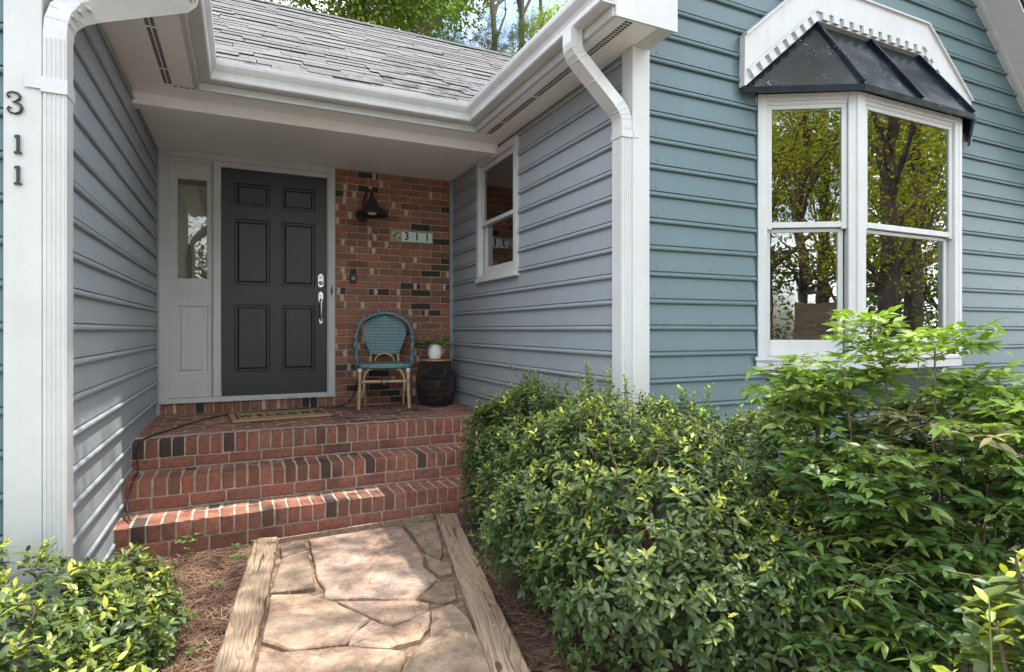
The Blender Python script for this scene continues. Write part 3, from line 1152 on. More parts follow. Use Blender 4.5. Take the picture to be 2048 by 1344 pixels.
hs.tube([(0.679, yd - 0.008, 1.655), (0.679, yd - 0.04, 1.652), (0.679, yd - 0.052, 1.63), (0.679, yd - 0.053, 1.55), (0.679, yd - 0.05, 1.48), (0.679, yd - 0.035, 1.452), (0.679, yd - 0.007, 1.448)],
        [0.008, 0.009, 0.010, 0.011, 0.009, 0.007, 0.006], 10)
hs.tube([(0.679, yd - 0.01, 1.69), (0.679, yd - 0.03, 1.695), (0.679, yd - 0.045, 1.70)], [0.006, 0.008, 0.010], 8)
hs.build('door_handle', 'nickel', DOOR)
la = MB()
la.prism([(0.770, 1.70), (0.775, 1.69), (0.780, 1.70), (0.785, 1.735), (0.780, 1.77), (0.775, 1.80), (0.770, 1.77), (0.765, 1.735)], yf0 - 0.004, yf0 - .0005, 'y')
la.lathe([(0, 0.012), (0.006, 0.01), (0.008, 0)], (0.775, yf0 - 0.004, 1.74), 10, rotx)
la.build('latch_plate', 'black_metal', DOOR)
# sidelight
SLH = [(-0.521, -0.281, 1.807, 2.696), (-0.521, -0.281, 0.975, 1.572)]
sl_ = MB()
slab_with_holes(sl_, -0.5745, -0.2405, 0.767, 2.8375, yd, yd + 0.04, SLH)
panel(sl_, *SLH[1], yd, 0.010)
SLO = sl_.build('sidelight', 'white_trim', HOUSE)
bead = MB()
rect_frame(bead, 'y', 0, -0.521, -0.281, 1.807, 2.696, 0.008, yd - 0.003, yd + 0.012)
bead.build('glazing_bead', 'white_trim', SLO)
MB().box(-0.513, -0.289, yd + 0.006, yd + 0.010, 1.815, 2.688).build('pane', 'clear_glass', SLO)
sv = MB()
sv.box(-0.64, -0.2, YD + 0.26, YD + 0.28, 0.7, 2.9)
sv.build('hall_wall', 'cream_paint', HOUSE)
sv = MB()
sv.box(-0.44, -0.425, YD + 0.10, YD + 0.25, 0.8, 2.12)
sv.build('hall_cabinet', 'table_wood', HOUSE)
MB().box(XL, 2.0, YD + 2.4, YD + 2.45, 0.6, 2.9).build('hall_wall', 'room_paint', HOUSE)

# ---- bay window
BAY = part_empty('bay_window', HOUSE, (CG, 2.68, BZ0))


def facet_box(mb, P0, P1, t0, t1, d0, d1, z0, z1, bev=0.002):
    """box on the facet from P0 to P1; t along it in metres, d: outward offset range"""
    ux, uy = P1[0] - P0[0], P1[1] - P0[1]
    L = math.hypot(ux, uy)
    ux, uy = ux / L, uy / L
    nx, ny = uy, -ux          # outward
    m_ = MB().box(t0, t1, d0, d1, z0, z1, bev)
    mb.add([(P0[0] + ux * a + nx * b, P0[1] + uy * a + ny * b, c_) for a, b, c_ in m_.v], m_.f)


FACETS = [(A_, B_), (B_, C_), (C_, D_)]
for k, (P0, P1) in enumerate(FACETS):
    L = math.hypot(P1[0] - P0[0], P1[1] - P0[1])
    fr_ = MB()
    e0, e1 = 0.006, L - 0.006
    cw = 0.056
    facet_box(fr_, P0, P1, e0, e0 + cw, -0.05, 0.012, 1.19, BZ1 - .002)
    facet_box(fr_, P0, P1, e1 - cw, e1, -0.05, 0.012, 1.19, BZ1 - .002)
    facet_box(fr_, P0, P1, e0 + cw, e1 - cw, -0.05, 0.010, 2.815, BZ1 - .002)
    facet_box(fr_, P0, P1, e0 + cw, e1 - cw, -0.05, 0.0, 2.79, 2.815)
    facet_box(fr_, P0, P1, e0 - 0.02, e1 + 0.02, -0.06, 0.03, 1.165, 1.19)
    facet_box(fr_, P0, P1, e0 - 0.012, e1 + 0.012, -0.06, 0.02, 1.108, 1.165)
    fr_.build('frame', 'white_trim', BAY)
    i0, i1 = e0 + cw + 0.002, e1 - cw - 0.002
    up = MB()
    sw = 0.032 if k != 1 else 0.036
    for a, b, c_, d_ in ((i0, i0 + sw, 2.0, 2.79), (i1 - sw, i1, 2.0, 2.79), (i0 + sw, i1 - sw, 2.764, 2.79), (i0 + sw, i1 - sw, 2.01, 2.046)):
        facet_box(up, P0, P1, a, b, -0.03, -0.004, c_, d_)
    up.build('sash', 'white_trim', BAY)
    lo = MB()
    for a, b, c_, d_ in ((i0, i0 + sw, 1.192, 2.005), (i1 - sw - .01, i1 - .01, 1.192, 2.005), (i0 + sw, i1 - sw - .01, 1.192, 1.296), (i0 + sw, i1 - sw - .01, 1.985, 2.008)):
        facet_box(lo, P0, P1, a, b, -0.058, -0.034, c_, d_)
    lo.build('sash', 'white_trim', BAY)
    pn = MB()
    facet_box(pn, P0, P1, i0 + sw - .002, i1 - sw + .002, -0.019, -0.015, 2.044, 2.766, 0)
    pn.build('pane', 'glass', BAY)
    pn = MB()
    facet_box(pn, P0, P1, i0 + sw - .002, i1 - sw - .008, -0.048, -0.044, 1.294, 1.987, 0)
    pn.build('pane', 'glass', BAY)
    bl = MB()
    zt, zb = 2.74, 2.34
    for i in range(6):
        facet_box(bl, P0, P1, i0 + 0.02, i1 - 0.02, -0.105 + 0.010 * (i % 2), -0.095 + 0.010 * (i % 2), zt - (i + 1) * (zt - zb) / 6, zt - i * (zt - zb) / 6 - .001, 0)
    bl.build('woven_blind', 'woven_blind', BAY)
for (x, y) in ((B_[0], B_[1]), (C_[0], C_[1])):
    mp_ = MB().box(x - 0.021, x + 0.021, y - 0.016, y + 0.05, 1.19, BZ1 - .004, 0.006)
    mp_.build('mullion', 'white_trim', BAY)
bs = MB()
pts = [(A_[0], 2.69), (B_[0], B_[1] + .03), (C_[0], C_[1] + .03), (D_[0], 2.69)]
bs.prism(pts, 1.112, 1.16, 'z')
bs.prism(pts, 2.80, 2.85, 'z')
bs.build('bay_board', 'white_trim', BAY)
# angled underside
us = MB()
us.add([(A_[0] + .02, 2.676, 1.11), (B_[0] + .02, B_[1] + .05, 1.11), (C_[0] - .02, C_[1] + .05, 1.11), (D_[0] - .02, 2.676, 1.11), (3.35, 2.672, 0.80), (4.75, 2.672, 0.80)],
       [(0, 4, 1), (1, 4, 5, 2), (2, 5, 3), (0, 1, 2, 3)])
us.build('bay_underside', 'siding_front_light', BAY)
# metal roof
ea = [(2.815, 2.655), (3.455, 2.30), (4.645, 2.30), (5.285, 2.655)]
tl_, tr_ = (3.485, 2.655, 3.405), (4.615, 2.655, 3.405)
ze = 2.868
rm = MB()
rm.add([(ea[0][0], ea[0][1], ze), (ea[1][0], ea[1][1], ze), tl_], [(0, 1, 2)])
rm.add([(ea[1][0], ea[1][1], ze), (ea[2][0], ea[2][1], ze), tr_, tl_], [(0, 1, 2, 3)])
rm.add([(ea[2][0], ea[2][1], ze), (ea[3][0], ea[3][1], ze), tr_], [(0, 1, 2)])
BRF = rm.build('bay_roof', 'roof_metal', BAY)
# the house allows thing > part > sub-part only: seams and drip edge sit beside the roof sheet under the bay
def seam(p0, p1, hgt=0.035, wd=0.010):
    p0, p1 = Vector(p0), Vector(p1)
    mb = MB()
    mb.rtube([p0 + Vector((0, 0, hgt / 2)), p1 + Vector((0, 0, hgt / 2))], wd, hgt / 2, (1, 0, 0))
    return mb.build('roof_seam', 'roof_metal', BAY)


seam((ea[1][0], ea[1][1] + .004, ze), tl_)
seam((ea[2][0], ea[2][1] + .004, ze), tr_)
seam((CG, ea[1][1] + .004, ze), (CG, 2.655, 3.405))
de = MB()
for i in range(3):
    a, b = ea[i], ea[i + 1]
    de.rtube([(a[0], a[1], ze - 0.014), (b[0], b[1], ze - 0.014)], 0.006, 0.017, (0, 0, 1)) if False else None
    dx, dy = b[0] - a[0], b[1] - a[1]
    l_ = math.hypot(dx, dy)
    nx, ny = dy / l_ * 0.008, -dx / l_ * 0.008
    de.add([(a[0] + nx, a[1] + ny, ze + .003), (b[0] + nx, b[1] + ny, ze + .003), (b[0] + nx, b[1] + ny, ze - 0.032), (a[0] + nx, a[1] + ny, ze - 0.032),
            (a[0] - nx, a[1] - ny, ze + .003), (b[0] - nx, b[1] - ny, ze + .003), (b[0] - nx, b[1] - ny, ze - 0.032), (a[0] - nx, a[1] - ny, ze - 0.032)],
           [(0, 1, 2, 3), (4, 7, 6, 5), (0, 4, 5, 1), (3, 2, 6, 7), (0, 3, 7, 4), (1, 5, 6, 2)])
de.build('drip_edge', 'roof_metal', BAY)
# white hood board with dentils
outer = [(2.815, 2.875), (2.822, 3.185), (3.40, 3.668), (4.70, 3.668), (5.278, 3.185), (5.285, 2.875)]
inner = [(5.275, 2.875), (4.62, 3.425), (3.48, 3.425), (2.825, 2.875)]
hb = MB()
yh0, yh1 = 2.632, 2.676
vs = []
ringo = [outer[0], outer[1], outer[2], outer[3], outer[4], outer[5]]
ringi = [inner[3], (2.99, 3.012), inner[2], inner[1], (5.11, 3.012), inner[0]]
for y in (yh0, yh1):
    vs += [(a, y, b) for a, b in ringo] + [(a, y, b) for a, b in ringi]
fs = []
for i in range(5):
    fs.append((i, i + 1, 6 + i + 1, 6 + i))
    fs.append((12 + i, 12 + 6 + i, 12 + 6 + i + 1, 12 + i + 1))
    fs.append((i, 12 + i, 12 + i + 1, i + 1))
    fs.append((6 + i, 6 + i + 1, 18 + i + 1, 18 + i))
fs += [(0, 6, 18, 12), (5, 17, 23, 11)]
hb.add(vs, fs)
hb.build('hood_board', 'white_trim', BAY)
hc = MB()
for a, b in ((outer[1], outer[2]), (outer[2], outer[3]), (outer[3], outer[4])):
    a3, b3 = Vector((a[0], 2.645, a[1] + .006)), Vector((b[0], 2.645, b[1] + .006))
    hc.rtube([a3, b3], 0.006, 0.03, (0, 0, 1))
hc.build('hood_cap', 'white_trim', BAY)


def dentils(p0, p1, n_, first):
    p0, p1 = Vector((p0[0], 0, p0[1])), Vector((p1[0], 0, p1[1]))
    d = p1 - p0
    L = d.length
    d.normalize()
    up_ = Vector((-d.z, 0, d.x))
    if up_.z < 0:
        up_ = -up_
    pitch = L / n_
    for i in range(n_):
        a = p0 + d * (i * pitch + pitch * 0.22)
        b = p0 + d * (i * pitch + pitch * 0.78)
        q = MB()
        vs = []
        for y in (yh0 - 0.022, yh0 - .0005):
            for p in (a, b, b + up_ * 0.052, a + up_ * 0.052):
                vs.append((p.x, y, p.z))
        q.add(vs, [(0, 1, 2, 3), (7, 6, 5, 4), (0, 4, 5, 1), (1, 5, 6, 2), (2, 6, 7, 3), (3, 7, 4, 0)])
        q.build('dentil', 'white_trim', BAY)


dentils((2.86, 2.915), (3.48, 3.432), 8, 0)
dentils((3.485, 3.43), (4.615, 3.43), 11, 0)
dentils((4.62, 3.432), (5.24, 2.915), 8, 0)
for pa, pb in (((2.84, 2.975), (3.455, 3.487)), ((3.455, 3.487), (4.645, 3.487)), ((4.645, 3.487), (5.26, 2.975))):
    q = MB()
    q.rtube([(pa[0], yh0 - 0.006, pa[1]), (pb[0], yh0 - 0.006, pb[1])], 0.006, 0.009, (0, 0, 1))
    q.build('dentil_rail', 'white_trim', BAY)

# interior of the wing: floor, back partition, ceiling keep it a real dim room
iv = MB()
iv.box(2.2, 5.95, 2.85, 8.8, 0.55, 0.6)
iv.box(2.2, 5.95, 2.85, 8.8, 2.96, 3.0)
iv.build('room_floor_and_ceiling', 'room_paint', HOUSE)
MB().box(2.2, 5.95, 6.6, 6.7, 0.6, 2.96).build('room_wall', 'room_paint', HOUSE)

# ------------------------------------------------------------------ brick stoop
STOOP = thing('brick_stoop', (0.7, 4.4, 0.0), 'red brick stoop with three steps leading up to the front door', 'steps')
XE = XR + 0.01
pf = MB()
pf.box(XL - 0.01, XE, 4.662, YD + 0.003, 0.2, ZP - 0.0012)
PFO = pf.build('porch_floor', 'mortar_dirty', STOOP)
y = YD - 0.045
row = 0
while y > 4.67:
    x = XL + 0.004 - (0.105 if row % 2 else 0.0) - random.uniform(0, .02)
    while x < XR - 0.01:
        x0, x1 = max(x, XL + 0.004), min(x + 0.196, XR - 0.005)
        if x1 - x0 > 0.03:
            brick(PFO, ((x0 + x1) / 2, y, ZP - 0.028 + random.uniform(-.0005, .0008)), (x1 - x0, 0.088, 0.056), 'step_brick', 0, 0.35)
        x += 0.207
    y -= 0.0985
    row += 1


def rowlock(parent, yl, yr, ztop, dep, hgt, back=None):
    """row of bricks on edge along a slightly skewed line; front face at y = yl..yr"""
    x = XL + 0.006
    ang = math.atan2(yr - yl, XR - XL)
    while x < XR - 0.05:
        fx = (x - XL) / (XR - XL)
        yy = yl + (yr - yl) * fx
        wv = random.uniform(-.003, .003)
        brick(parent, (x + 0.034, yy + dep / 2, ztop - hgt / 2 + random.uniform(-.0025, .002)), (0.0665, dep, hgt), 'step_brick', ang, 0.7)
        if back:
            brick(parent, (x + 0.034 + random.uniform(-.004, .004), yy + dep + 0.011 + back / 2, ztop - hgt / 2 - 0.001 + random.uniform(-.003, .001)), (0.0665, back, hgt), 'step_brick', ang, 0.7)
        x += 0.0775


def riser(parent, yl, yr, ztop, hgt):
    x = XL + 0.006 - random.uniform(0.02, 0.15)
    ang = math.atan2(yr - yl, XR - XL)
    while x < XR - 0.02:
        x0, x1 = max(x, XL + 0.006), min(x + 0.199, XR - 0.004)
        if x1 - x0 > 0.03:
            fx = ((x0 + x1) / 2 - XL) / (XR - XL)
            brick(parent, ((x0 + x1) / 2, yl + (yr - yl) * fx + 0.045, ztop - hgt / 2), (x1 - x0, 0.088, hgt), 'step_brick', ang, 0.4)
        x += 0.2105


# porch edge
e_l, e_r = 4.515, 4.56
c_ = MB()
c_.prism([(XL, e_l + 0.006), (XE, e_r + 0.006), (XE, 4.66), (XL, 4.66)], 0.2, ZP - 0.0045, 'z')
NOS = c_.build('porch_edge', 'mortar', STOOP)
rowlock(NOS, e_l, e_r, ZP, 0.098, 0.118)
riser(NOS, e_l - 0.002, e_r - 0.002, ZP - 0.128, 0.066)
# step two
s_l, s_r = 4.235, 4.262
c_ = MB()
c_.prism([(XL, s_l + 0.006), (XE, s_r + 0.006), (XE, 4.515), (XL, 4.515)], 0.05, 0.42 - 0.0045, 'z')
ST2 = c_.build('step', 'mortar', STOOP)
rowlock(ST2, s_l, s_r, 0.42, 0.185, 0.105, 0.085)
riser(ST2, s_l - 0.002, s_r - 0.002, 0.42 - 0.115, 0.072)
# step one
t_l, t_r = 3.945, 4.01
c_ = MB()
c_.prism([(XL, t_l + 0.007), (XE, t_r + 0.007), (XE, 4.235), (XL, 4.235)], -0.05, 0.222 - 0.0045, 'z')
ST1 = c_.build('step', 'mortar_dirty', STOOP)
rowlock(ST1, t_l, t_r, 0.222, 0.185, 0.105, 0.085)
riser(ST1, t_l - 0.002, t_r - 0.002, 0.222 - 0.115, 0.08)
riser(ST1, t_l, t_r, 0.018, 0.06)

# ------------------------------------------------------------------ path, flagstones, timbers
pb = MB()
pb.prism([(0.16, 3.935), (1.25, 3.945), (1.24, 3.86), (0.63, 1.0), (-0.28, 1.0)], 0.002, 0.016, 'z')
PATH = pb.build('path', 'grit', None)
PATH['kind'] = 'structure'
STONES = [
    ('d', [(0.208, 3.794), (0.345, 3.832), (0.348, 3.684), (0.208, 3.618)]),
    ('d', [(0.205, 3.578), (0.354, 3.648), (0.334, 3.119), (0.129, 3.147)]),
    ('t', [(0.383, 3.86), (0.846, 3.87), (0.965, 3.85), (0.962, 3.489), (0.956, 3.298), (0.911, 3.117), (0.943, 2.962), (0.766, 2.776), (0.539, 2.918), (0.364, 2.98), (0.384, 3.081), (0.364, 3.237), (0.37, 3.408)]),
    ('d', [(0.991, 3.86), (1.202, 3.835), (1.081, 3.297), (1.029, 3.185), (0.99, 3.345), (0.997, 3.537)]),
    ('d', [(0.971, 3.297), (1.048, 3.104), (1.039, 2.995), (0.96, 2.987), (0.945, 3.126)]),
    ('d', [(0.924, 2.918), (0.992, 2.856), (0.956, 2.7), (0.892, 2.694), (0.792, 2.78)]),
    ('t', [(0.132, 3.121), (0.288, 3.062), (0.4, 2.915), (0.526, 2.676), (0.475, 2.632), (0.394, 2.516), (0.174, 2.564), (0.079, 2.683)]),
    ('t', [(0.419, 2.91), (0.759, 2.768), (0.818, 2.701), (0.789, 2.633), (0.606, 2.584)]),
    ('t', [(0.529, 2.652), (0.586, 2.58), (0.61, 2.543), (0.398, 2.479), (0.423, 2.545)]),
    ('t', [(0.617, 2.546), (0.799, 2.616), (0.75, 2.487), (0.69, 2.408), (0.555, 2.397), (0.425, 2.47)]),
    ('t', [(0.061, 2.59), (0.172, 2.542), (0.389, 2.484), (0.552, 2.382), (0.609, 2.341), (0.546, 2.2), (0.525, 2.104), (0.028, 2.325)]),
    ('d', [(0.813, 2.628), (0.915, 2.659), (0.939, 2.51), (0.908, 2.245), (0.876, 2.051), (0.857, 1.95), (0.557, 2.079), (0.564, 2.192), (0.654, 2.332), (0.732, 2.409)]),
    ('t', [(0.01, 2.30), (0.50, 2.08), (0.50, 1.6), (0.15, 1.5), (-0.10, 1.75)]),
    ('t', [(0.54, 2.06), (0.84, 1.93), (0.78, 1.6), (0.53, 1.55)]),
]
for kind, poly in STONES:
    pts = []
    cx = sum(p[0] for p in poly) / len(poly)
    cy = sum(p[1] for p in poly) / len(poly)
    n_ = len(poly)
    for i in range(n_):
        a, b = poly[i], poly[(i + 1) % n_]
        L = math.hypot(b[0] - a[0], b[1] - a[1])
        m_ = max(1, int(L / 0.045))
        for k in range(m_):
            f = k / m_
            pts.append((a[0] + (b[0] - a[0]) * f + random.uniform(-.004, .004), a[1] + (b[1] - a[1]) * f + random.uniform(-.004, .004)))
    n_ = len(pts)
    grow = 0.005
    pts = [(p[0] + (p[0] - cx) / max(.05, math.hypot(p[0] - cx, p[1] - cy)) * grow, p[1] + (p[1] - cy) / max(.05, math.hypot(p[0] - cx, p[1] - cy)) * grow) for p in pts]
    top = 0.04 + random.uniform(-.006, .006)

    def ins(p, d):
        dx, dy = cx - p[0], cy - p[1]
        l_ = math.hypot(dx, dy)
        return (p[0] + dx / l_ * d, p[1] + dy / l_ * d)
    rings = [([ins(p, 0.001) for p in pts], 0.0), ([ins(p, 0.001) for p in pts], top - 0.007), ([ins(p, 0.006 + random.uniform(0, .003)) for p in pts], top)]
    q = MB()
    vs = [(x, y, z) for rg_, z in rings for x, y in rg_]
    fs = []
    for k in range(2):
        for i in range(n_):
            j = (i + 1) % n_
            fs.append((k * n_ + i, k * n_ + j, (k + 1) * n_ + j, (k + 1) * n_ + i))
    fs.append(tuple(range(2 * n_, 3 * n_)))
    q.add(vs, fs)
    q.build('flagstone', random.choice(('flagstone_tan', 'flagstone_tan', 'flagstone_pink')) if kind == 't' else 'flagstone_dark', PATH)


def timber(p0, p1, wd, z0, z1, label, seed):
    rr = random.Random(seed)
    p0, p1 = Vector((*p0, 0)), Vector((*p1, 0))
    d = p1 - p0
    L = d.length
    n_ = 36
    prof = [(-wd / 2, z0), (wd / 2, z0), (wd / 2, z1 - 0.012), (wd / 2 - 0.010, z1), (wd * 0.2, z1 + 0.001), (-wd * 0.2, z1 + 0.001), (-wd / 2 + 0.010, z1), (-wd / 2, z1 - 0.012)]
    vs, fs = [], []
    k = len(prof)
    for i in range(n_ + 1):
        for (a, z) in prof:
            vs.append((a + rr.uniform(-.003, .003), -L / 2 + L * i / n_, z + (rr.uniform(-.003, .002) if z > z0 else 0)))
    for i in range(n_):
        for j in range(k):
            fs.append((i * k + j, i * k + (j + 1) % k, (i + 1) * k + (j + 1) % k, (i + 1) * k + j))
    fs += [tuple(range(k))[::-1], tuple(range(n_ * k, n_ * k + k))]
    q = MB().add(vs, fs)
    o_ = q.build('edging_timber', 'timber', None, (0, 0, 0))
    o_.location = (p0 + p1) / 2
    WL[o_.name] = (p0 + p1) / 2
    o_.rotation_euler = (0, 0, math.atan2(d.y, d.x) - math.pi / 2)
    return tag(o_, label, 'timber', 'timbers edging the path')


timber((0.136, 3.92), (-0.215, 1.0), 0.142, -0.03, 0.062, 'weathered square timber along the left edge of the stone path', 3)
timber((1.305, 3.90), (0.735, 1.0), 0.146, -0.03, 0.062, 'weathered square timber along the right edge, between path and big shrub', 8)
o = MB()
o.rtube([(0.20, 3.918, 0.022), (0.5, 3.925, 0.026), (0.9, 3.938, 0.03), (1.22, 3.95, 0.032)], 0.009, 0.024, (0, 1, 0))
tag(o.build('edging_strip', 'timber'), 'thin weathered wooden strip at the foot of the lowest brick step', 'edging')

# ------------------------------------------------------------------ things on the porch
# doormat
mat_l = (0.29, 5.32, ZP)
MAT = thing('doormat', mat_l, 'tan coir doormat lettered WELCOME in front of the dark door', 'doormat')
mm = MB().box(-0.385, 0.385, -0.235, 0.235, 0.002, 0.020, 0.006)
mm.v = [(a + mat_l[0], b + mat_l[1], c_ + mat_l[2]) for a, b, c_ in mm.v]
mm.build('mat_pile', 'coir', MAT)
bd_ = MB()
zt = ZP + 0.0206
for x0, x1, y0, y1 in ((-0.345, -0.325, -0.17, 0.19), (0.325, 0.345, -0.17, 0.19)):
    bd_.box(mat_l[0] + x0, mat_l[0] + x1, mat_l[1] + y0, mat_l[1] + y1, zt - 0.003, zt)
bd_.build('mat_border', 'rubber', MAT)
me = text_mesh('W E L C O M E', 0.10, 0.0012, 0.003)
me.materials.clear()
me.materials.append(M['rubber'])
to = bpy.data.objects.new('mat_lettering', me)
link(to, MAT, (mat_l[0], mat_l[1] - 0.02, zt + 0.0004))
to.scale = (0.98, 1.9, 1)
MAT.rotation_euler = (0, 0, R(4.5))

# chair (local frame: faces -y), then placed and turned
CL = Vector((1.205, 5.42, ZP))
CHAIR = thing('bistro_chair', CL, 'teal and white woven bistro chair with cane legs on the porch', 'chair')


def cpart(mb, name, mat):
    mb.v = [(a + CL.x, b + CL.y, c_ + CL.z) for a, b, c_ in [tuple(p) for p in mb.v]]
    return mb.build(name, mat, CHAIR)


seat = MB()
prof_n = 28
rings = []
for (sc_, z) in ((0.90, 0.385), (0.985, 0.392), (1.0, 0.405), (0.985, 0.425), (0.93, 0.434), (0.5, 0.428)):
    ring_ = []
    for i in range(prof_n):
        a = 2 * math.pi * i / prof_n
        ca, sa = math.cos(a), math.sin(a)
        e = 0.42
        x = 0.245 * math.copysign(abs(ca) ** e, ca) * (1.0 - 0.06 * (sa > 0) * abs(sa))
        y = 0.215 * math.copysign(abs(sa) ** e, sa)
        ring_.append((x * sc_, y * sc_, z))
    rings.append(ring_)
vs = [p for r_ in rings for p in r_]
fs = []
for k in range(len(rings) - 1):
    for i in range(prof_n):
        j = (i + 1) % prof_n
        fs.append((k * prof_n + i, k * prof_n + j, (k + 1) * prof_n + j, (k + 1) * prof_n + i))
fs.append(tuple(range((len(rings) - 1) * prof_n, len(rings) * prof_n)))
fs.append(tuple(range(prof_n))[::-1])
seat.add(vs, fs, True)
cpart(seat, 'seat', 'weave_seat')
# hoop: from the front seat corners back and up round the arch
hoop = []
for s_ in (-1, 1):
    side = [(s_ * 0.25, 0.03, 0.40), (s_ * 0.262, 0.10, 0.47), (s_ * 0.272, 0.17, 0.58), (s_ * 0.268, 0.215, 0.68)]
    hoop.append(side)
arch = []
for i in range(15):
    a = math.pi * i / 14
    arch.append((-0.262 * math.cos(a), 0.225 + 0.035 * math.sin(a), 0.70 + 0.205 * math.sin(a)))
pth = hoop[0] + arch + hoop[1][::-1]
cpart(MB().tube(pth, 0.0195, 10), 'back_hoop', 'weave_frame')
pan = MB()
nU, nV = 16, 26
vs = []
for j in range(nV + 1):
    v_ = j / nV
    z = 0.50 + 0.383 * math.sin(v_ * math.pi / 2)
    hw = 0.135 + 0.075 * min(1, (z - 0.5) / 0.2)
    if z > 0.70:
        q = (z - 0.70) / 0.1835
        hw = max(0.004, 0.21 * math.sqrt(max(0.0, 1 - q * q)))
    for i in range(nU + 1):
        u_ = i / nU * 2 - 1
        vs.append((hw * u_, 0.205 + 0.03 * (z - 0.5) / 0.35 + 0.028 * (1 - u_ * u_), z))
fs = [(j * (nU + 1) + i, j * (nU + 1) + i + 1, (j + 1) * (nU + 1) + i + 1, (j + 1) * (nU + 1) + i) for j in range(nV) for i in range(nU)]
nv = len(vs)
vs2 = [(a, b + 0.012, c_) for a, b, c_ in vs]
pan.add(vs + vs2, fs + [tuple(i + nv for i in f[::-1]) for f in fs], True)
edge = [j * (nU + 1) for j in range(nV + 1)] + [nV * (nU + 1) + i for i in range(1, nU + 1)] + [j * (nU + 1) + nU for j in range(nV - 1, -1, -1)] + [i for i in range(nU - 1, 0, -1)]
pan.add(vs + vs2, [(edge[i], edge[(i + 1) % len(edge)], edge[(i + 1) % len(edge)] + nv, edge[i] + nv) for i in range(len(edge))])
cpart(pan, 'backrest', 'weave_back')
for s_ in (-1, 1):
    cpart(MB().tube([(s_ * 0.135, 0.215, 0.405), (s_ * 0.13, 0.222, 0.50)], 0.014, 8), 'back_post', 'cane')
arc = [(0.095 * math.cos(a), 0.215, 0.425 + 0.085 * math.sin(a)) for a in np.linspace(0, math.pi, 11)]
cpart(MB().tube(arc, 0.009, 8), 'back_arc', 'cane')
for s_ in (-1, 1):
    fl = MB().tube([(s_ * 0.214, -0.175, 0.392), (s_ * 0.216, -0.178, 0.20), (s_ * 0.226, -0.19, 0.0)], [0.0165, 0.016, 0.0145], 10)
    lg = cpart(fl, 'leg', 'cane')
    cpart(MB().tube([(s_ * 0.2263, -0.1903, 0.024), (s_ * 0.2267, -0.1906, 0.0)], 0.0158, 10), 'leg_tip', 'cane_dark')
    cpart(MB().tube([(s_ * 0.19, 0.185, 0.395), (s_ * 0.188, 0.20, 0.22), (s_ * 0.182, 0.255, 0.06), (s_ * 0.185, 0.275, 0.0)], [0.0165, 0.016, 0.0145, 0.014], 10), 'leg', 'cane')
    cpart(MB().tube([(s_ * 0.10, -0.18, 0.385), (s_ * 0.15, -0.185, 0.37), (s_ * 0.175, -0.187, 0.32), (s_ * 0.182, -0.187, 0.18)], 0.0085, 8), 'bracket', 'cane')
    for z0, z1 in ((0.36, 0.385), (0.255, 0.29)):
        q = MB()
        for k in range(3):
            q.tube([(s_ * 0.214, -0.176, z0 + k * 0.0095), (s_ * 0.214, -0.176, z0 + k * 0.0095 + 0.007)], 0.0205, 10)
        cpart(q, 'binding', 'ceramic_white' if z0 > 0.3 else 'weave_frame')
    cpart(MB().tube([(s_ * 0.214, -0.178, 0.27), (s_ * 0.19, 0.195, 0.24)], 0.011, 8), 'stretcher', 'cane')
cpart(MB().tube([(-0.20, -0.18, 0.27), (0.20, -0.18, 0.27)], 0.0135, 10), 'stretcher', 'cane')
cpart(MB().tube([(-0.185, 0.20, 0.24), (0.185, 0.20, 0.24)], 0.011, 8), 'stretcher', 'cane')
ringp = [(0.03 * math.cos(a) + 0.005, -0.196, 0.272 + 0.028 * math.sin(a)) for a in np.linspace(0, 2 * math.pi, 15)[:-1]]
cpart(MB().tube(ringp, 0.0055, 6, closed=True), 'ring_ornament', 'cane_dark')
CHAIR.rotation_euler = (0, 0, R(-13))

# wicker drum table
TL = Vector((1.735, 5.50, ZP))
TAB = thing('drum_table', TL, 'black wire drum side table with wooden top in the porch corner', 'side table')


def bar_r(z):
    return 0.150 + 0.043 * math.sin(math.pi * min(1, max(0, z / 0.43)))


q = MB()
for k in range(64):
    a = 2 * math.pi * k / 64
    q.tube([(TL.x + bar_r(z) * math.cos(a), TL.y + bar_r(z) * math.sin(a), TL.z + z) for z in np.linspace(0.004, 0.43, 9)], 0.0030, 5, cap=False)
q.build('rib_cage', 'black_metal', TAB)['kind'] = 'stuff'
for z in (0.006, 0.05, 0.11, 0.17, 0.23, 0.29, 0.35, 0.40, 0.43):
    MB().tube([(TL.x + bar_r(z) * math.cos(a), TL.y + bar_r(z) * math.sin(a), TL.z + z) for a in np.linspace(0, 2 * math.pi, 33)[:-1]], 0.0036, 6, closed=True).build('hoop', 'black_metal', TAB)
MB().lathe([(0.0, 0.0), (0.146, 0.0), (0.146, 0.003), (0.0, 0.003)], (TL.x, TL.y, TL.z + 0.006)).build('base_plate', 'black_metal', TAB)
MB().lathe([(0.0, 0.434), (0.158, 0.434), (0.163, 0.438), (0.163, 0.446), (0.159, 0.450), (0.0, 0.450)], tuple(TL)).build('table_top', 'table_wood', TAB)

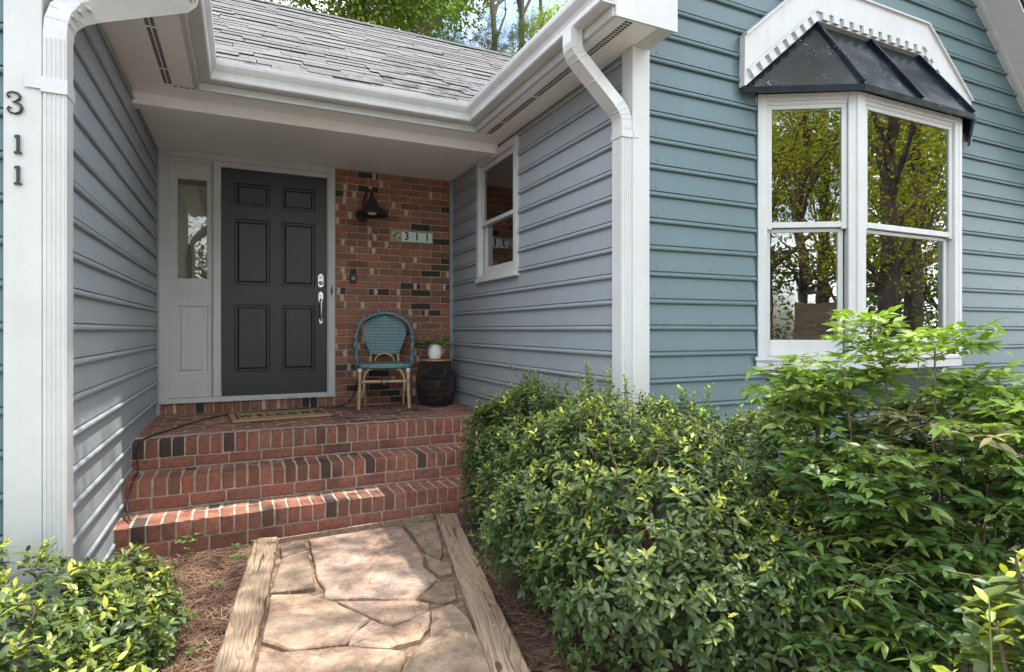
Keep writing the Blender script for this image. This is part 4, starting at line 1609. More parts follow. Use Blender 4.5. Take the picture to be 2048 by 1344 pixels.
# ------------------------------------------------------------------ leaves
AZ_V = np.array([(0, 0, 0), (.32, 0, -.015), (.68, 0, -.03), (1, 0, -.11), (.32, .19, .035), (.68, .17, .02), (.32, -.19, .035), (.68, -.17, .02)], float)
AZ_F = [(0, 1, 4), (1, 2, 5, 4), (2, 3, 5), (0, 6, 1), (1, 6, 7, 2), (2, 7, 3)]
NA_V = np.array([(0, 0, 0), (.35, 0, -.02), (.72, 0, -.04), (1, 0, -.10), (.32, .19, .03), (.68, .125, -.015), (.32, -.19, .03), (.68, -.125, -.015)], float)
CARD_V = np.array([(0, 0, 0), (.5, .3, .04), (1, 0, -.1), (.5, -.3, .04)], float)
CARD_F = [(0, 1, 2), (0, 2, 3)]


def frames(dirs, ups):
    x = dirs / np.linalg.norm(dirs, axis=1, keepdims=True)
    y = np.cross(ups, x)
    l_ = np.linalg.norm(y, axis=1, keepdims=True)
    y = np.where(l_ < 1e-5, np.array([[0.0, 1.0, 0.0]]), y / np.maximum(l_, 1e-5))
    z = np.cross(x, y)
    return np.stack([x, y, z], axis=2)


def leaf_bulk(name, V, Fc, pos, rot, size, cols, mat, parent, origin, stuff=True):
    n_ = len(pos)
    k = len(V)
    vv = np.einsum('nij,kj->nki', rot, V) * size[:, None, None] + pos[:, None, :]
    vv = vv.reshape(-1, 3) - np.array(origin)
    me = bpy.data.meshes.new(name)
    loops = np.concatenate([np.array(f) for f in Fc])
    lens = np.array([len(f) for f in Fc])
    L = len(loops)
    me.vertices.add(n_ * k)
    me.vertices.foreach_set('co', vv.astype(np.float32).ravel())
    me.loops.add(n_ * L)
    al = (loops[None, :] + (np.arange(n_) * k)[:, None]).ravel()
    me.loops.foreach_set('vertex_index', al.astype(np.int32))
    me.polygons.add(n_ * len(Fc))
    st_ = np.concatenate([[0], np.cumsum(lens)[:-1]])
    ls = (st_[None, :] + (np.arange(n_) * L)[:, None]).ravel()
    me.polygons.foreach_set('loop_start', ls.astype(np.int32))
    me.polygons.foreach_set('use_smooth', np.ones(n_ * len(Fc), dtype=bool))
    me.update(calc_edges=True)
    at = me.attributes.new('leafcol', 'FLOAT_COLOR', 'POINT')
    cc = np.repeat(np.concatenate([cols, np.ones((n_, 1))], axis=1), k, axis=0)
    at.data.foreach_set('color', cc.astype(np.float32).ravel())
    me.materials.append(M[mat])
    o_ = bpy.data.objects.new(name, me)
    link(o_, parent, origin)
    if stuff:
        o_['kind'] = 'stuff'
    return o_


LEAFVAR = {}


def leaf_single(name, kindk, V, Fc, pos, rot, size, col, mat, parent):
    # shared leaf meshes in a few quantised colours
    q = tuple(np.round(np.array(col) / 0.035).astype(int))
    key = (kindk, q)
    if key not in LEAFVAR:
        me = bpy.data.meshes.new(name)
        me.from_pydata(V.tolist(), [], Fc)
        me.polygons.foreach_set('use_smooth', [True] * len(Fc))
        at = me.attributes.new('leafcol', 'FLOAT_COLOR', 'POINT')
        at.data.foreach_set('color', np.tile(np.array([*col, 1.0]), len(V)).astype(np.float32))
        me.materials.append(M[mat])
        LEAFVAR[key] = me
    o_ = bpy.data.objects.new(name, LEAFVAR[key])
    link(o_, parent, pos)
    o_.rotation_euler = Matrix(rot.tolist()).to_euler()
    o_.scale = (size, size, size)
    return o_


def cam_depth(pos):
    r_ = pos[:, 0] * math.cos(YAW) - pos[:, 1] * math.sin(YAW)
    f_ = pos[:, 0] * math.sin(YAW) + pos[:, 1] * math.cos(YAW)
    fz = np.maximum(f_, 0.05)
    u = 1024 + 1155 * r_ / fz
    v = 660 - 1155 * (pos[:, 2] - CAMZ) / fz
    return f_, (f_ > 0.2) & (u > 0) & (u < 2048) & (v > 0) & (v < 1344)


def emit_leaves(parent, origin, kindk, V, Fc, pos, rot, size, cols, mat, score, nsingle=300):
    """the leaves that show largest become single parts, the rest one mass"""
    f_, vis = cam_depth(pos)
    val = np.where(vis, size / np.maximum(f_, .3) * score, -1)
    order = np.argsort(-val)
    ns = min(nsingle, int((val > 0).sum()))
    sel = np.zeros(len(pos), bool)
    sel[order[:ns]] = True
    for i in np.nonzero(sel)[0]:
        leaf_single('leaf', kindk, V, Fc, pos[i], rot[i], float(size[i]), cols[i], mat, parent)
    k = ~sel
    leaf_bulk('foliage', V, Fc, pos[k], rot[k], size[k], cols[k], mat, parent, origin)


def lerp(a, b, t_):
    return np.array(a)[None, :] * (1 - t_[:, None]) + np.array(b)[None, :] * t_[:, None]


def azalea(name, base, blobs, n_tips, label, lsize=0.036, twigs=22, new_lo=0.45, nsingle=300, tall=40, inner=0.35, seed=1, low_cut=0.25, group=None):
    rg = np.random.default_rng(seed)
    root = thing(name, base, label, 'shrub', group)
    bl = np.array(blobs, float)
    area = np.array([b[3] * b[4] + b[3] * b[5] + b[4] * b[5] for b in bl])
    which = rg.choice(len(bl), size=n_tips * 4, p=area / area.sum())
    d = rg.normal(size=(n_tips * 4, 3))
    d /= np.linalg.norm(d, axis=1, keepdims=True)
    c = bl[which, :3]
    rd = bl[which, 3:6]
    bumpy = 1.0 + 0.10 * np.sin(d[:, 0] * 7 + which * 1.7) * np.cos(d[:, 1] * 6 + d[:, 2] * 5) + rg.normal(0, 0.045, len(d))
    p = c + d * rd * bumpy[:, None]
    nrm = d / rd
    nrm /= np.linalg.norm(nrm, axis=1, keepdims=True)
    ok = p[:, 2] > 0.04
    # keep lower parts thin so stems show
    ok &= ~((p[:, 2] < low_cut) & (rg.random(len(p)) < 0.6))
    for i in range(len(bl)):
        q = ((p - bl[i, :3]) / bl[i, 3:6])
        ok &= ~((np.linalg.norm(q, axis=1) < 0.86) & (which != i))
    ok &= ~((p[:, 0] > 1.97) & (p[:, 1] > 2.60))
    ok &= ~((p[:, 0] < -0.60) & (p[:, 1] > 2.58))
    ok &= p[:, 1] < 5
    p, nrm = p[ok][:n_tips], nrm[ok][:n_tips]
    n_ = len(p)
    # interior tips
    ni = int(n_ * inner)
    pi = p[:ni] - nrm[:ni] * rg.uniform(0.05, 0.2, ni)[:, None]
    pi[:, 2] = np.maximum(pi[:, 2], 0.05)
    P_ = np.concatenate([p, pi])
    Nn = np.concatenate([nrm, nrm[:ni]])
    ax = Nn * 0.6 + np.array([0, 0, 0.75]) + rg.normal(0, 0.22, (len(P_), 3))
    ax /= np.linalg.norm(ax, axis=1, keepdims=True)
    up = Nn[:, 2]
    newg = np.clip(rg.random(len(P_)) * 0.75 + 0.35 * up - 0.12 + rg.normal(0, .1, len(P_)), 0, 1)
    newg[n_:] *= 0.15
    K = 7
    pos, dirs, size, col, ups, sco = [], [], [], [], [], []
    for k in range(K):
        ang = k * 2.399 + rg.uniform(0, 6.28, len(P_)) * 0.25 + np.arange(len(P_)) * 0.7
        t1 = np.cross(ax, np.tile([0.31, 0.52, 0.79], (len(P_), 1)))
        t1 /= np.linalg.norm(t1, axis=1, keepdims=True)
        t2 = np.cross(ax, t1)
        rad = t1 * np.cos(ang)[:, None] + t2 * np.sin(ang)[:, None]
        lift = (0.95, 0.7, 0.45, 0.25, 0.1, -0.1, -0.25)[k]
        dr = rad + ax * (lift + rg.normal(0, 0.14, len(P_)))[:, None]
        pos.append(P_ - ax * (0.004 + 0.0065 * k))
        dirs.append(dr)
        ups.append(ax - rad * 0.2 + rg.normal(0, .15, ax.shape))
        sz = lsize * (0.62 + 0.09 * k) * np.clip(rg.normal(0.95, 0.24, len(P_)), .45, 1.5)
        size.append(sz)
        # colour: fresh yellow green at strong tips, else deep green
        fresh = np.clip((newg - new_lo) * 2.6, 0, 1) * (1.0 if k < 2 else (0.6 if k < 4 else 0.15))
        dk = lerp((0.042, 0.080, 0.024), (0.098, 0.145, 0.042), rg.random(len(P_)))
        cc = dk * (1 - fresh[:, None]) + lerp((0.28, 0.34, 0.035), (0.54, 0.55, 0.06), rg.random(len(P_))) * fresh[:, None]
        col.append(cc)
        s_ = np.ones(len(P_))
        s_[n_:] = 0.3
        sco.append(s_)
    # tall whippy shoots standing out of the crown
    tops = np.argsort(-(p[:, 2] + 0.25 * rg.random(n_)))[:max(tall * 5, 1)]
    rg.shuffle(tops)
    stems = MB()
    for i in tops[:tall]:
        Ls = rg.uniform(0.06, 0.16)
        a0 = p[i] - nrm[i] * 0.02
        dv = np.array([rg.normal(0, .22), rg.normal(0, .22), 1.0])
        dv /= np.linalg.norm(dv)
        nn = int(Ls / 0.011)
        stems.tube([a0, a0 + dv * Ls * .5, a0 + dv * Ls], [0.0022, 0.0018, 0.001], 5, cap=False)
        for k in range(nn):
            a = k * 2.399
            q = a0 + dv * Ls * (0.25 + 0.75 * k / nn)
            rad = np.array([math.cos(a), math.sin(a), 0.35 + 0.5 * k / nn])
            pos.append(q[None]); dirs.append(rad[None]); ups.append(np.array([[0, 0, 1.0]]) + rg.normal(0, .1, (1, 3)))
            size.append(np.array([lsize * rg.uniform(.55, .85)]))
            tt = 0.15 + 0.8 * (k / nn) ** 2
            col.append(lerp((0.05, 0.11, 0.02), (0.32, 0.42, 0.05), np.array([tt])))
            sco.append(np.array([1.0]))
    pos = np.concatenate(pos); dirs = np.concatenate(dirs); ups = np.concatenate(ups); size = np.concatenate(size); col = np.concatenate(col); sco = np.concatenate(sco)
    emit_leaves(root, base, 'azalea', AZ_V, AZ_F, pos, frames(dirs, ups), size, col, 'azalea_leaf', sco, nsingle)
    if tall:
        stems.build('shoot', 'green_twig', root)['kind'] = 'stuff'
    # branches
    for k in range(twigs):
        b = bl[rg.integers(len(bl))]
        gx, gy = b[0] + rg.normal(0, .16) * b[3], b[1] + rg.normal(0, .16) * b[4]
        i = rg.integers(n_)
        best = np.argsort(np.abs(p[:, 0] - b[0]) / b[3] + np.abs(p[:, 1] - b[1]) / b[4] + rg.random(n_) * 1.2)[rg.integers(40)]
        e = p[best]
        mid = np.array([gx * .55 + e[0] * .45, gy * .55 + e[1] * .45, e[2] * 0.5]) + rg.normal(0, .04, 3)
        MB().tube([(gx, gy, -0.02), tuple(mid), tuple(e * .75 + mid * .25 + rg.normal(0, .015, 3)), tuple(e)], [0.011, 0.0075, 0.005, 0.0022], 6, cap=False).build('branch', 'twig', root)
    return root


def nandina(name, base, spots, label, lsize=0.062, seed=5, nsingle=300):
    """spots: (x, y, z, n fronds, freshness, spread) clusters of compound fronds on cane stems"""
    rg = np.random.default_rng(seed)
    root = thing(name, base, label, 'shrub')
    pos, dirs, ups, size, col, sco = [], [], [], [], [], []
    rach = MB()

    def leaflet(q, dr, sz, fresh, pink):
        dr = dr + np.array([0, 0, -0.08]) + rg.normal(0, .26, 3)
        pos.append(q); dirs.append(dr); ups.append(np.array([0, 0, 1.0]) + rg.normal(0, .5, 3)); size.append(sz * rg.uniform(.75, 1.15))
        g_ = np.array([0.060, 0.115, 0.032]) * rg.uniform(.75, 1.4)
        lime = np.array([0.24, 0.36, 0.045]) * rg.uniform(.8, 1.2)
        pk = np.array([0.34, 0.235, 0.15]) * rg.uniform(.8, 1.2)
        c_ = g_ * (1 - fresh) + lime * fresh
        c_ = c_ * (1 - pink) + pk * pink
        col.append(c_); sco.append(1.0)

    def frond(o_, d, L, fresh, pink, sz):
        d = d / np.linalg.norm(d)
        pts = [o_]
        dd = d.copy()
        nseg = 5
        for i in range(nseg):
            dd = dd + np.array([0, 0, -0.10])
            dd /= np.linalg.norm(dd)
            pts.append(pts[-1] + dd * L / nseg)
        rach.tube([tuple(p_) for p_ in pts], [0.0019, 0.0017, 0.0014, 0.0012, 0.001, 0.0008], 4, cap=False)
        for i in range(1, nseg + 1):
            q = pts[i]
            tg = pts[i] - pts[i - 1]
            tg /= np.linalg.norm(tg)
            sd_ = np.cross(tg, [0, 0, 1.0])
            l_ = np.linalg.norm(sd_)
            sd_ = sd_ / l_ if l_ > 1e-4 else np.array([1.0, 0, 0])
            for s_ in (-1, 1):
                br_ = tg * 0.55 + sd_ * s_ + np.array([0, 0, rg.normal(0, .2)])
                br_ /= np.linalg.norm(br_)
                l2 = L * (0.42 - 0.055 * i)
                if i <= 3 and l2 > 0.03:
                    e = q + br_ * l2
                    rach.tube([tuple(q), tuple(e)], [0.0012, 0.0008], 4, cap=False)
                    for m_ in (0.45, 1.0):
                        qq = q + br_ * l2 * m_
                        s2 = np.cross(br_, [0, 0, 1.0])
                        s2 /= max(np.linalg.norm(s2), 1e-4)
                        for t_ in (-1, 1):
                            leaflet(qq, br_ * 0.75 + s2 * t_, sz * .9, fresh, pink)
                    leaflet(e, br_, sz, fresh, pink)
                else:
                    leaflet(q, br_, sz * .95, fresh, pink)
        leaflet(pts[-1], tg, sz, fresh, pink)

    for (x, y, z, nf, fr_, spread, pk) in spots:
        c = np.array([x, y, z])
        gx, gy = x * 0.75 + base[0] * 0.25 + rg.normal(0, .04), y * 0.75 + base[1] * 0.25 + rg.normal(0, .04)
        MB().tube([(gx, gy, -0.02), (gx + (x - gx) * .35, gy + (y - gy) * .35, z * .5), (x, y, z)], [0.007, 0.005, 0.003], 7, cap=False).build('cane', 'twig', root)
        for k in range(nf):
            a = rg.uniform(0, 6.283)
            el = rg.uniform(0.05, 0.85)
            d = np.array([math.cos(a), math.sin(a), el])
            o_ = c + np.array([rg.normal(0, .03), rg.normal(0, .03), rg.uniform(-spread, 0.02)])
            frond(o_, d, rg.uniform(.16, .27), np.clip(fr_ + rg.normal(0, .2), 0, 1), pk * rg.random() ** .5 if rg.random() < .7 else 0.0, lsize)
    pos = np.array(pos); dirs = np.array(dirs); ups = np.array(ups); size = np.array(size); col = np.array(col); sco = np.array(sco)
    emit_leaves(root, base, 'nandina', NA_V, AZ_F, pos, frames(dirs, ups), size, col, 'nandina_leaf', sco, nsingle)
    rach.build('rachis', 'green_twig', root)['kind'] = 'stuff'
    return root


azalea('azalea_shrub', (1.75, 2.5, 0.0),
       [(1.67, 3.30, 0.40, 0.39, 0.68, 0.58), (1.72, 2.38, 0.46, 0.66, 0.72, 0.56), (1.52, 1.95, 0.42, 0.46, 0.52, 0.48), (2.22, 2.06, 0.40, 0.55, 0.52, 0.53), (1.95, 1.55, 0.34, 0.45, 0.4, 0.4)],
       4600, 'large glossy green azalea shrub between the stone path and the gable wall', 0.042, 46, 0.46, 300, 80, 0.6, 11, 0.36)
azalea('azalea_shrub', (-0.85, 2.1, 0.0),
       [(-0.92, 2.02, 0.28, 0.55, 0.54, 0.40), (-0.70, 2.40, 0.27, 0.42, 0.36, 0.34), (-0.60, 1.95, 0.18, 0.36, 0.45, 0.30), (-1.5, 2.0, 0.30, 0.5, 0.5, 0.40), (-0.45, 2.80, 0.16, 0.22, 0.30, 0.28)],
       2300, 'low azalea shrub in front of the left white corner post', 0.046, 16, 0.40, 300, 28, 0.4, 23, 0.12)
azalea('azalea_shrub', (1.2, 0.42, 0.0),
       [(1.08, 0.46, 0.57, 0.14, 0.14, 0.40), (1.27, 0.40, 0.64, 0.18, 0.18, 0.42), (1.5, 0.25, 0.5, 0.3, 0.3, 0.42)],
       700, 'azalea shrub with pale new shoots closest to the camera at bottom right', 0.046, 10, 0.2, 300, 26, 0.3, 31, 0.2)
nandina('nandina_shrub', (2.2, 1.25, 0.0),
        [(2.02, 1.42, 1.22, 9, 0.75, 0.10, 0.0), (2.14, 1.36, 1.36, 9, 0.85, 0.10, 0.0), (2.22, 1.22, 1.30, 9, 0.80, 0.12, 0.0), (2.02, 1.55, 1.12, 8, 0.6, 0.1, 0.15),
         (2.30, 1.05, 1.12, 9, 0.8, 0.12, 0.0), (2.12, 1.18, 1.05, 9, 0.35, 0.12, 0.75), (2.0, 1.30, 0.98, 9, 0.3, 0.12, 0.35), (2.38, 0.98, 1.0, 9, 0.7, 0.14, 0.0),
         (2.2, 1.05, 0.86, 10, 0.15, 0.15, 0.0), (2.0, 1.2, 0.80, 10, 0.1, 0.15, 0.1), (1.9, 1.4, 0.80, 9, 0.1, 0.15, 0.0), (2.1, 0.95, 0.66, 10, 0.1, 0.2, 0.0),
         (1.85, 1.2, 0.60, 10, 0.12, 0.2, 0.0), (2.35, 0.85, 0.75, 9, 0.1, 0.2, 0.0), (1.95, 0.98, 0.48, 10, 0.1, 0.2, 0.0), (1.75, 1.25, 0.42, 9, 0.15, 0.2, 0.0),
         (2.55, 1.15, 1.0, 9, 0.45, 0.2, 0.0), (2.5, 1.35, 0.8, 9, 0.2, 0.2, 0.0), (1.8, 1.05, 0.32, 9, 0.2, 0.15, 0.0), (2.15, 0.8, 0.4, 9, 0.1, 0.2, 0.0),
         (2.45, 1.0, 0.62, 14, 0.15, 0.25, 0.0), (2.6, 0.95, 0.9, 14, 0.4, 0.2, 0.0), (2.7, 1.2, 0.6, 14, 0.1, 0.3, 0.0), (2.4, 1.5, 0.55, 14, 0.05, 0.3, 0.0),
         (2.15, 1.5, 0.85, 14, 0.2, 0.2, 0.0), (2.1, 1.35, 0.6, 16, 0.08, 0.25, 0.0), (2.3, 1.2, 0.45, 16, 0.05, 0.25, 0.0), (2.05, 1.1, 0.25, 14, 0.1, 0.15, 0.0),
         (2.5, 0.8, 0.35, 14, 0.1, 0.2, 0.0), (1.9, 0.85, 0.2, 12, 0.2, 0.1, 0.0), (2.28, 1.3, 1.15, 12, 0.7, 0.15, 0.1), (2.42, 1.12, 1.2, 12, 0.75, 0.15, 0.0),
         (2.12, 1.68, 1.05, 12, 0.5, 0.15, 0.1), (2.1, 1.6, 1.12, 12, 0.6, 0.15, 0.0), (2.25, 1.5, 1.0, 14, 0.3, 0.2, 0.0), (2.45, 1.3, 1.05, 14, 0.4, 0.2, 0.0), (2.6, 1.05, 1.12, 12, 0.6, 0.15, 0.0), (2.0, 1.45, 0.95, 14, 0.25, 0.18, 0.0), (2.2, 1.32, 1.0, 14, 0.2, 0.2, 0.25), (2.35, 1.2, 0.9, 14, 0.3, 0.2, 0.0), (2.1, 1.1, 0.75, 14, 0.1, 0.2, 0.0), (2.45, 1.25, 0.7, 14, 0.1, 0.25, 0.0),
         (1.92, 1.25, 0.92, 12, 0.2, 0.15, 0.0), (2.3, 0.95, 0.88, 12, 0.5, 0.15, 0.0), (2.0, 1.0, 0.62, 14, 0.1, 0.2, 0.0), (1.78, 1.42, 0.62, 12, 0.15, 0.2, 0.0), (2.75, 0.8, 0.65, 12, 0.3, 0.2, 0.0), (2.85, 1.1, 0.95, 12, 0.5, 0.2, 0.0), (2.9, 1.4, 0.7, 14, 0.15, 0.3, 0.0)],
        'feathery nandina shrub with lime and pinkish leaves below the bay window', 0.058)

# potted plant on the drum table
PL = Vector((1.715, 5.47, ZP + 0.4505))
POT = thing('potted_plant', PL, 'trailing green plant in a white ceramic pot on the drum table', 'potted plant')
MB().lathe([(0.0, 0.001), (0.05, 0.001), (0.062, 0.012), (0.069, 0.05), (0.071, 0.145), (0.068, 0.148), (0.065, 0.143), (0.063, 0.12), (0.0, 0.118)], tuple(PL), 28).build('pot', 'ceramic_white', POT)
pos, dirs, size, col, ups = [], [], [], [], []
vine = MB()
for k in range(26):
    a = random.uniform(0, 6.28)
    L = random.uniform(0.08, 0.21)
    p0 = np.array([PL.x + 0.03 * math.cos(a), PL.y + 0.03 * math.sin(a), PL.z + 0.12])
    up_ = random.uniform(0.1, 1.5)
    d = np.array([math.cos(a), math.sin(a) * .6 - .1, up_])
    d /= np.linalg.norm(d)
    pts = [p0]
    for i in range(6):
        pts.append(pts[-1] + d * L / 6)
        d = d + np.array([0, 0, -0.16])
        d /= np.linalg.norm(d)
    vine.tube([tuple(p_) for p_ in pts], 0.0012, 4, cap=False)
    for i in range(2, 7):
        for r_ in range(2):
            pos.append(pts[i]); dirs.append(np.array([random.uniform(-1, 1), random.uniform(-1, 1), random.uniform(-.2, .6)])); ups.append(np.array([random.uniform(-.4, .4), -0.5, 1]))
            size.append(random.uniform(.024, .042)); col.append(np.array([0.17, 0.24, 0.06]) * random.uniform(.5, 1.5))
trail = [np.array([PL.x + 0.06, PL.y - 0.03, PL.z + 0.14]), np.array([PL.x + 0.12, PL.y - 0.06, PL.z + 0.10]), np.array([PL.x + 0.155, PL.y - 0.08, PL.z - 0.02]), np.array([PL.x + 0.13, PL.y - 0.11, PL.z - 0.09])]
vine.tube([tuple(p_) for p_ in trail], 0.0013, 4, cap=False)
for f in np.linspace(0.1, 1, 12):
    i = min(2, int(f * 3))
    q = trail[i] + (trail[i + 1] - trail[i]) * (f * 3 - i)
    pos.append(q); dirs.append(np.array([random.uniform(-1, 1), random.uniform(-1, .2), random.uniform(-.5, .3)])); ups.append(np.array([0, -0.6, 1])); size.append(0.024); col.append(np.array([0.17, 0.25, 0.07]) * random.uniform(.7, 1.3))
RND_V = np.array([(0, 0, 0), (.3, .32, .03), (.75, .34, .0), (1, 0, -.05), (.75, -.34, .0), (.3, -.32, .03), (.5, 0, -.05)], float)
RND_F = [(0, 6, 1), (1, 6, 2), (2, 6, 3), (3, 6, 4), (4, 6, 5), (5, 6, 0)]
leaf_bulk('foliage', RND_V, RND_F, np.array(pos), frames(np.array(dirs), np.array(ups)), np.array(size), np.array(col), 'nandina_leaf', POT, tuple(PL))
vine.build('vine', 'green_twig', POT)['kind'] = 'stuff'

# wall lamp
LX, LYw, LZ = 1.125, YD - 0.006, 2.47
LAMP = thing('wall_lamp', (LX, LYw, LZ), 'dark bronze gooseneck barn lamp on the brick wall', 'lamp')
MB().lathe([(0.0, 0.03), (0.04, 0.028), (0.058, 0.016), (0.062, 0.0)], (LX - 0.06, LYw, LZ + 0.02), 24, rotx).build('wall_plate', 'black_metal', LAMP)
sc_ = (LX - 0.005, YD - 0.215, LZ)
MB().tube([(LX - 0.06, LYw - 0.02, LZ + 0.05), (LX - 0.05, LYw - 0.05, LZ + 0.16), (LX - 0.03, LYw - 0.10, LZ + 0.235), (LX - 0.012, LYw - 0.16, LZ + 0.24), (LX - 0.005, YD - 0.212, LZ + 0.20), (LX - 0.005, YD - 0.215, LZ + 0.14)],
          0.010, 10).build('gooseneck', 'black_metal', LAMP)
MB().lathe([(0.0, 0.165), (0.018, 0.163), (0.02, 0.15), (0.030, 0.146), (0.043, 0.135), (0.050, 0.11), (0.052, 0.088), (0.060, 0.084), (0.062, 0.074), (0.095, 0.048), (0.130, 0.015), (0.150, -0.008), (0.152, -0.016), (0.148, -0.016),
            (0.130, 0.006), (0.09, 0.034), (0.06, 0.05), (0.0, 0.055)], sc_, 36).build('lamp_shade', 'black_metal', LAMP)
MB().lathe([(0.0, -0.01), (0.035, -0.004), (0.05, 0.02), (0.045, 0.045), (0.0, 0.05)], sc_, 20).build('bulb', 'ceramic_white', LAMP)

# doorbell
DBX, DBZ = 0.977, 1.885
BELL = thing('video_doorbell', (DBX, YD - 0.005, DBZ), 'small black video doorbell on the brick wall beside the door', 'doorbell')
MB().box(DBX - 0.031, DBX + 0.031, YD - 0.033, YD - 0.006, DBZ - 0.065, DBZ + 0.065, 0.006).build('housing', 'black_metal', BELL)
MB().lathe([(0.0, 0.006), (0.017, 0.006), (0.019, 0.0)], (DBX, YD - 0.033, DBZ + 0.04), 18, rotx).build('camera_lens', 'rubber', BELL)
MB().tube([(DBX + 0.014 * math.cos(a), YD - 0.035, DBZ - 0.02 + 0.014 * math.sin(a)) for a in np.linspace(0, 2 * math.pi, 19)[:-1]], 0.0026, 6, closed=True).build('button_ring', 'ceramic_white', BELL)

# number plaque on the bricks
PX0, PX1, PZ0, PZ1 = 1.335, 1.788, 2.245, 2.372
PLQ = thing('number_plaque', ((PX0 + PX1) / 2, YD - 0.005, PZ0), 'long tile house number plaque reading 311 on the brick wall', 'plaque')
fr_ = MB()
rect_frame(fr_, 'y', 0, PX0, PX1, PZ0, PZ1, 0.014, YD - 0.028, YD - 0.005)
simple('plaque_wood', [(0.3, (0.30, 0.22, 0.13)), (0.7, (0.46, 0.36, 0.23))], 30, 0.6, 0.2, 0.003, cscale=(1, 1, 6))
fr_.build('frame', 'plaque_wood', PLQ)
paint('tile_green', (0.62, 0.78, 0.70), 0.25, 0.06, speck=False, bump=0.02)
t = NT('tile_picture')
vv_ = t.coord('Object', (1, 1, 1))
n = t.noise(vv_, 55, 4, 0.6, 0.4)
t.base(t.ramp(n, [(0.40, (0.06, 0.05, 0.045)), (0.46, (0.30, 0.26, 0.22)), (0.52, (0.62, 0.57, 0.50)), (0.6, (0.42, 0.33, 0.28))], 'CONSTANT'))
t.set(Roughness=0.3)
M['tile_picture'] = t.m
tw = (PX1 - PX0 - 0.028) / 4
for i in range(4):
    x0 = PX0 + 0.014 + i * tw
    MB().box(x0 + 0.001, x0 + tw - 0.001, YD - 0.023, YD - 0.006, PZ0 + 0.015, PZ1 - 0.015, 0.0015).build('tile', 'tile_picture' if i == 0 else 'tile_green', PLQ)
for i, ch_ in enumerate('311'):
    me = text_mesh(ch_, 0.108, 0.0008, 0.0028)
    me.materials.clear()
    me.materials.append(M['rubber'])
    to = bpy.data.objects.new('numeral', me)
    link(to, PLQ, (PX0 + 0.014 + (i + 1.5) * tw, YD - 0.0245, (PZ0 + PZ1) / 2))
    to.rotation_euler = (R(90), 0, 0)
    to.scale = (0.95, 1, 1)
fr_ = MB()
rect_frame(fr_, 'y', 0, PX0 + 0.017, PX0 + 0.014 + tw - 0.004, PZ0 + 0.018, PZ1 - 0.018, 0.008, YD - 0.0245, YD - 0.0228)
fr_.build('tile_border', 'plaque_wood', PLQ)

# black house numbers on the left corner post
yn = 2.6545
three = [(-0.757, 2.205), (-0.762, 2.198), (-0.766, 2.206), (-0.762, 2.216), (-0.750, 2.220), (-0.737, 2.217), (-0.729, 2.207), (-0.731, 2.196), (-0.741, 2.187), (-0.752, 2.184),
         (-0.740, 2.183), (-0.728, 2.176), (-0.724, 2.163), (-0.729, 2.149), (-0.742, 2.142), (-0.757, 2.145), (-0.765, 2.155), (-0.761, 2.165), (-0.753, 2.160)]
rad3 = [0.003, 0.004, 0.004, 0.0035, 0.004, 0.005, 0.0062, 0.0055, 0.004, 0.003, 0.004, 0.0058, 0.0068, 0.006, 0.0045, 0.0038, 0.004, 0.0045, 0.003]
tag(MB().tube([(a - 0.002, yn - 0.005, b) for a, b in three], rad3, 8, flat=0.8).build('house_numeral', 'black_metal'), 'black metal numeral 3 with curled ends on the left white post', 'house number', 'black numbers on the left post')
for zc, lab in ((2.032, 'upper black metal numeral 1 on the left white post, directly below the 3'), (1.92, 'lower black metal numeral 1 on the left white post, lowest of the three numbers')):
    h = 0.034
    poly = [(-0.010, -h), (0.012, -h), (0.012, -h + 0.006), (0.006, -h + 0.008), (0.006, h), (-0.001, h), (-0.009, h - 0.004), (-0.009, h - 0.010), (-0.003, h - 0.009), (-0.003, -h + 0.008), (-0.010, -h + 0.006)]
    q = MB().prism([(-0.738 + a, zc + b) for a, b in poly], yn - 0.010, yn - 0.001, 'y')
    for s_ in (-1, 1):
        q.lathe([(0, 0.0115), (0.0022, 0.011), (0.003, 0.009)], (-0.7365, yn, zc + s_ * 0.022), 8, rotx)
    tag(q.build('house_numeral', 'black_metal'), lab, 'house number', 'black numbers on the left post')

# black cable along the porch
cb = [(-0.60, 4.02, 0.24), (-0.635, 4.16, 0.29), (-0.62, 4.225, 0.40), (-0.618, 4.30, 0.427), (-0.622, 4.46, 0.44), (-0.63, 4.505, 0.56), (-0.60, 4.53, ZP + 0.006), (-0.56, 4.70, ZP + 0.006), (-0.46, 4.95, ZP + 0.006), (-0.35, 5.22, ZP + 0.006), (-0.22, 5.45, ZP + 0.006),
      (-0.05, 5.60, ZP + 0.006), (0.3, 5.68, ZP + 0.006), (0.62, 5.72, ZP + 0.006), (0.86, 5.745, ZP + 0.006), (0.95, 5.768, ZP + 0.05), (1.0, 5.772, ZP + 0.16), (1.03, 5.772, ZP + 0.30)]


def smooth_path(pts, n_=6):
    pts = [np.array(p_) for p_ in pts]
    out_ = []
    for i in range(len(pts) - 1):
        p0 = pts[max(i - 1, 0)]; p1 = pts[i]; p2 = pts[i + 1]; p3 = pts[min(i + 2, len(pts) - 1)]
        for k in range(n_):
            s_ = k / n_
            out_.append(tuple(0.5 * ((2 * p1) + (-p0 + p2) * s_ + (2 * p0 - 5 * p1 + 4 * p2 - p3) * s_ ** 2 + (-p0 + 3 * p1 - 3 * p2 + p3) * s_ ** 3)))
    out_.append(tuple(pts[-1]))
    return out_


tag(MB().tube(smooth_path(cb), 0.0055, 7).build('power_cable', 'rubber'), 'thin black cable running across the porch bricks behind the doormat', 'cable')

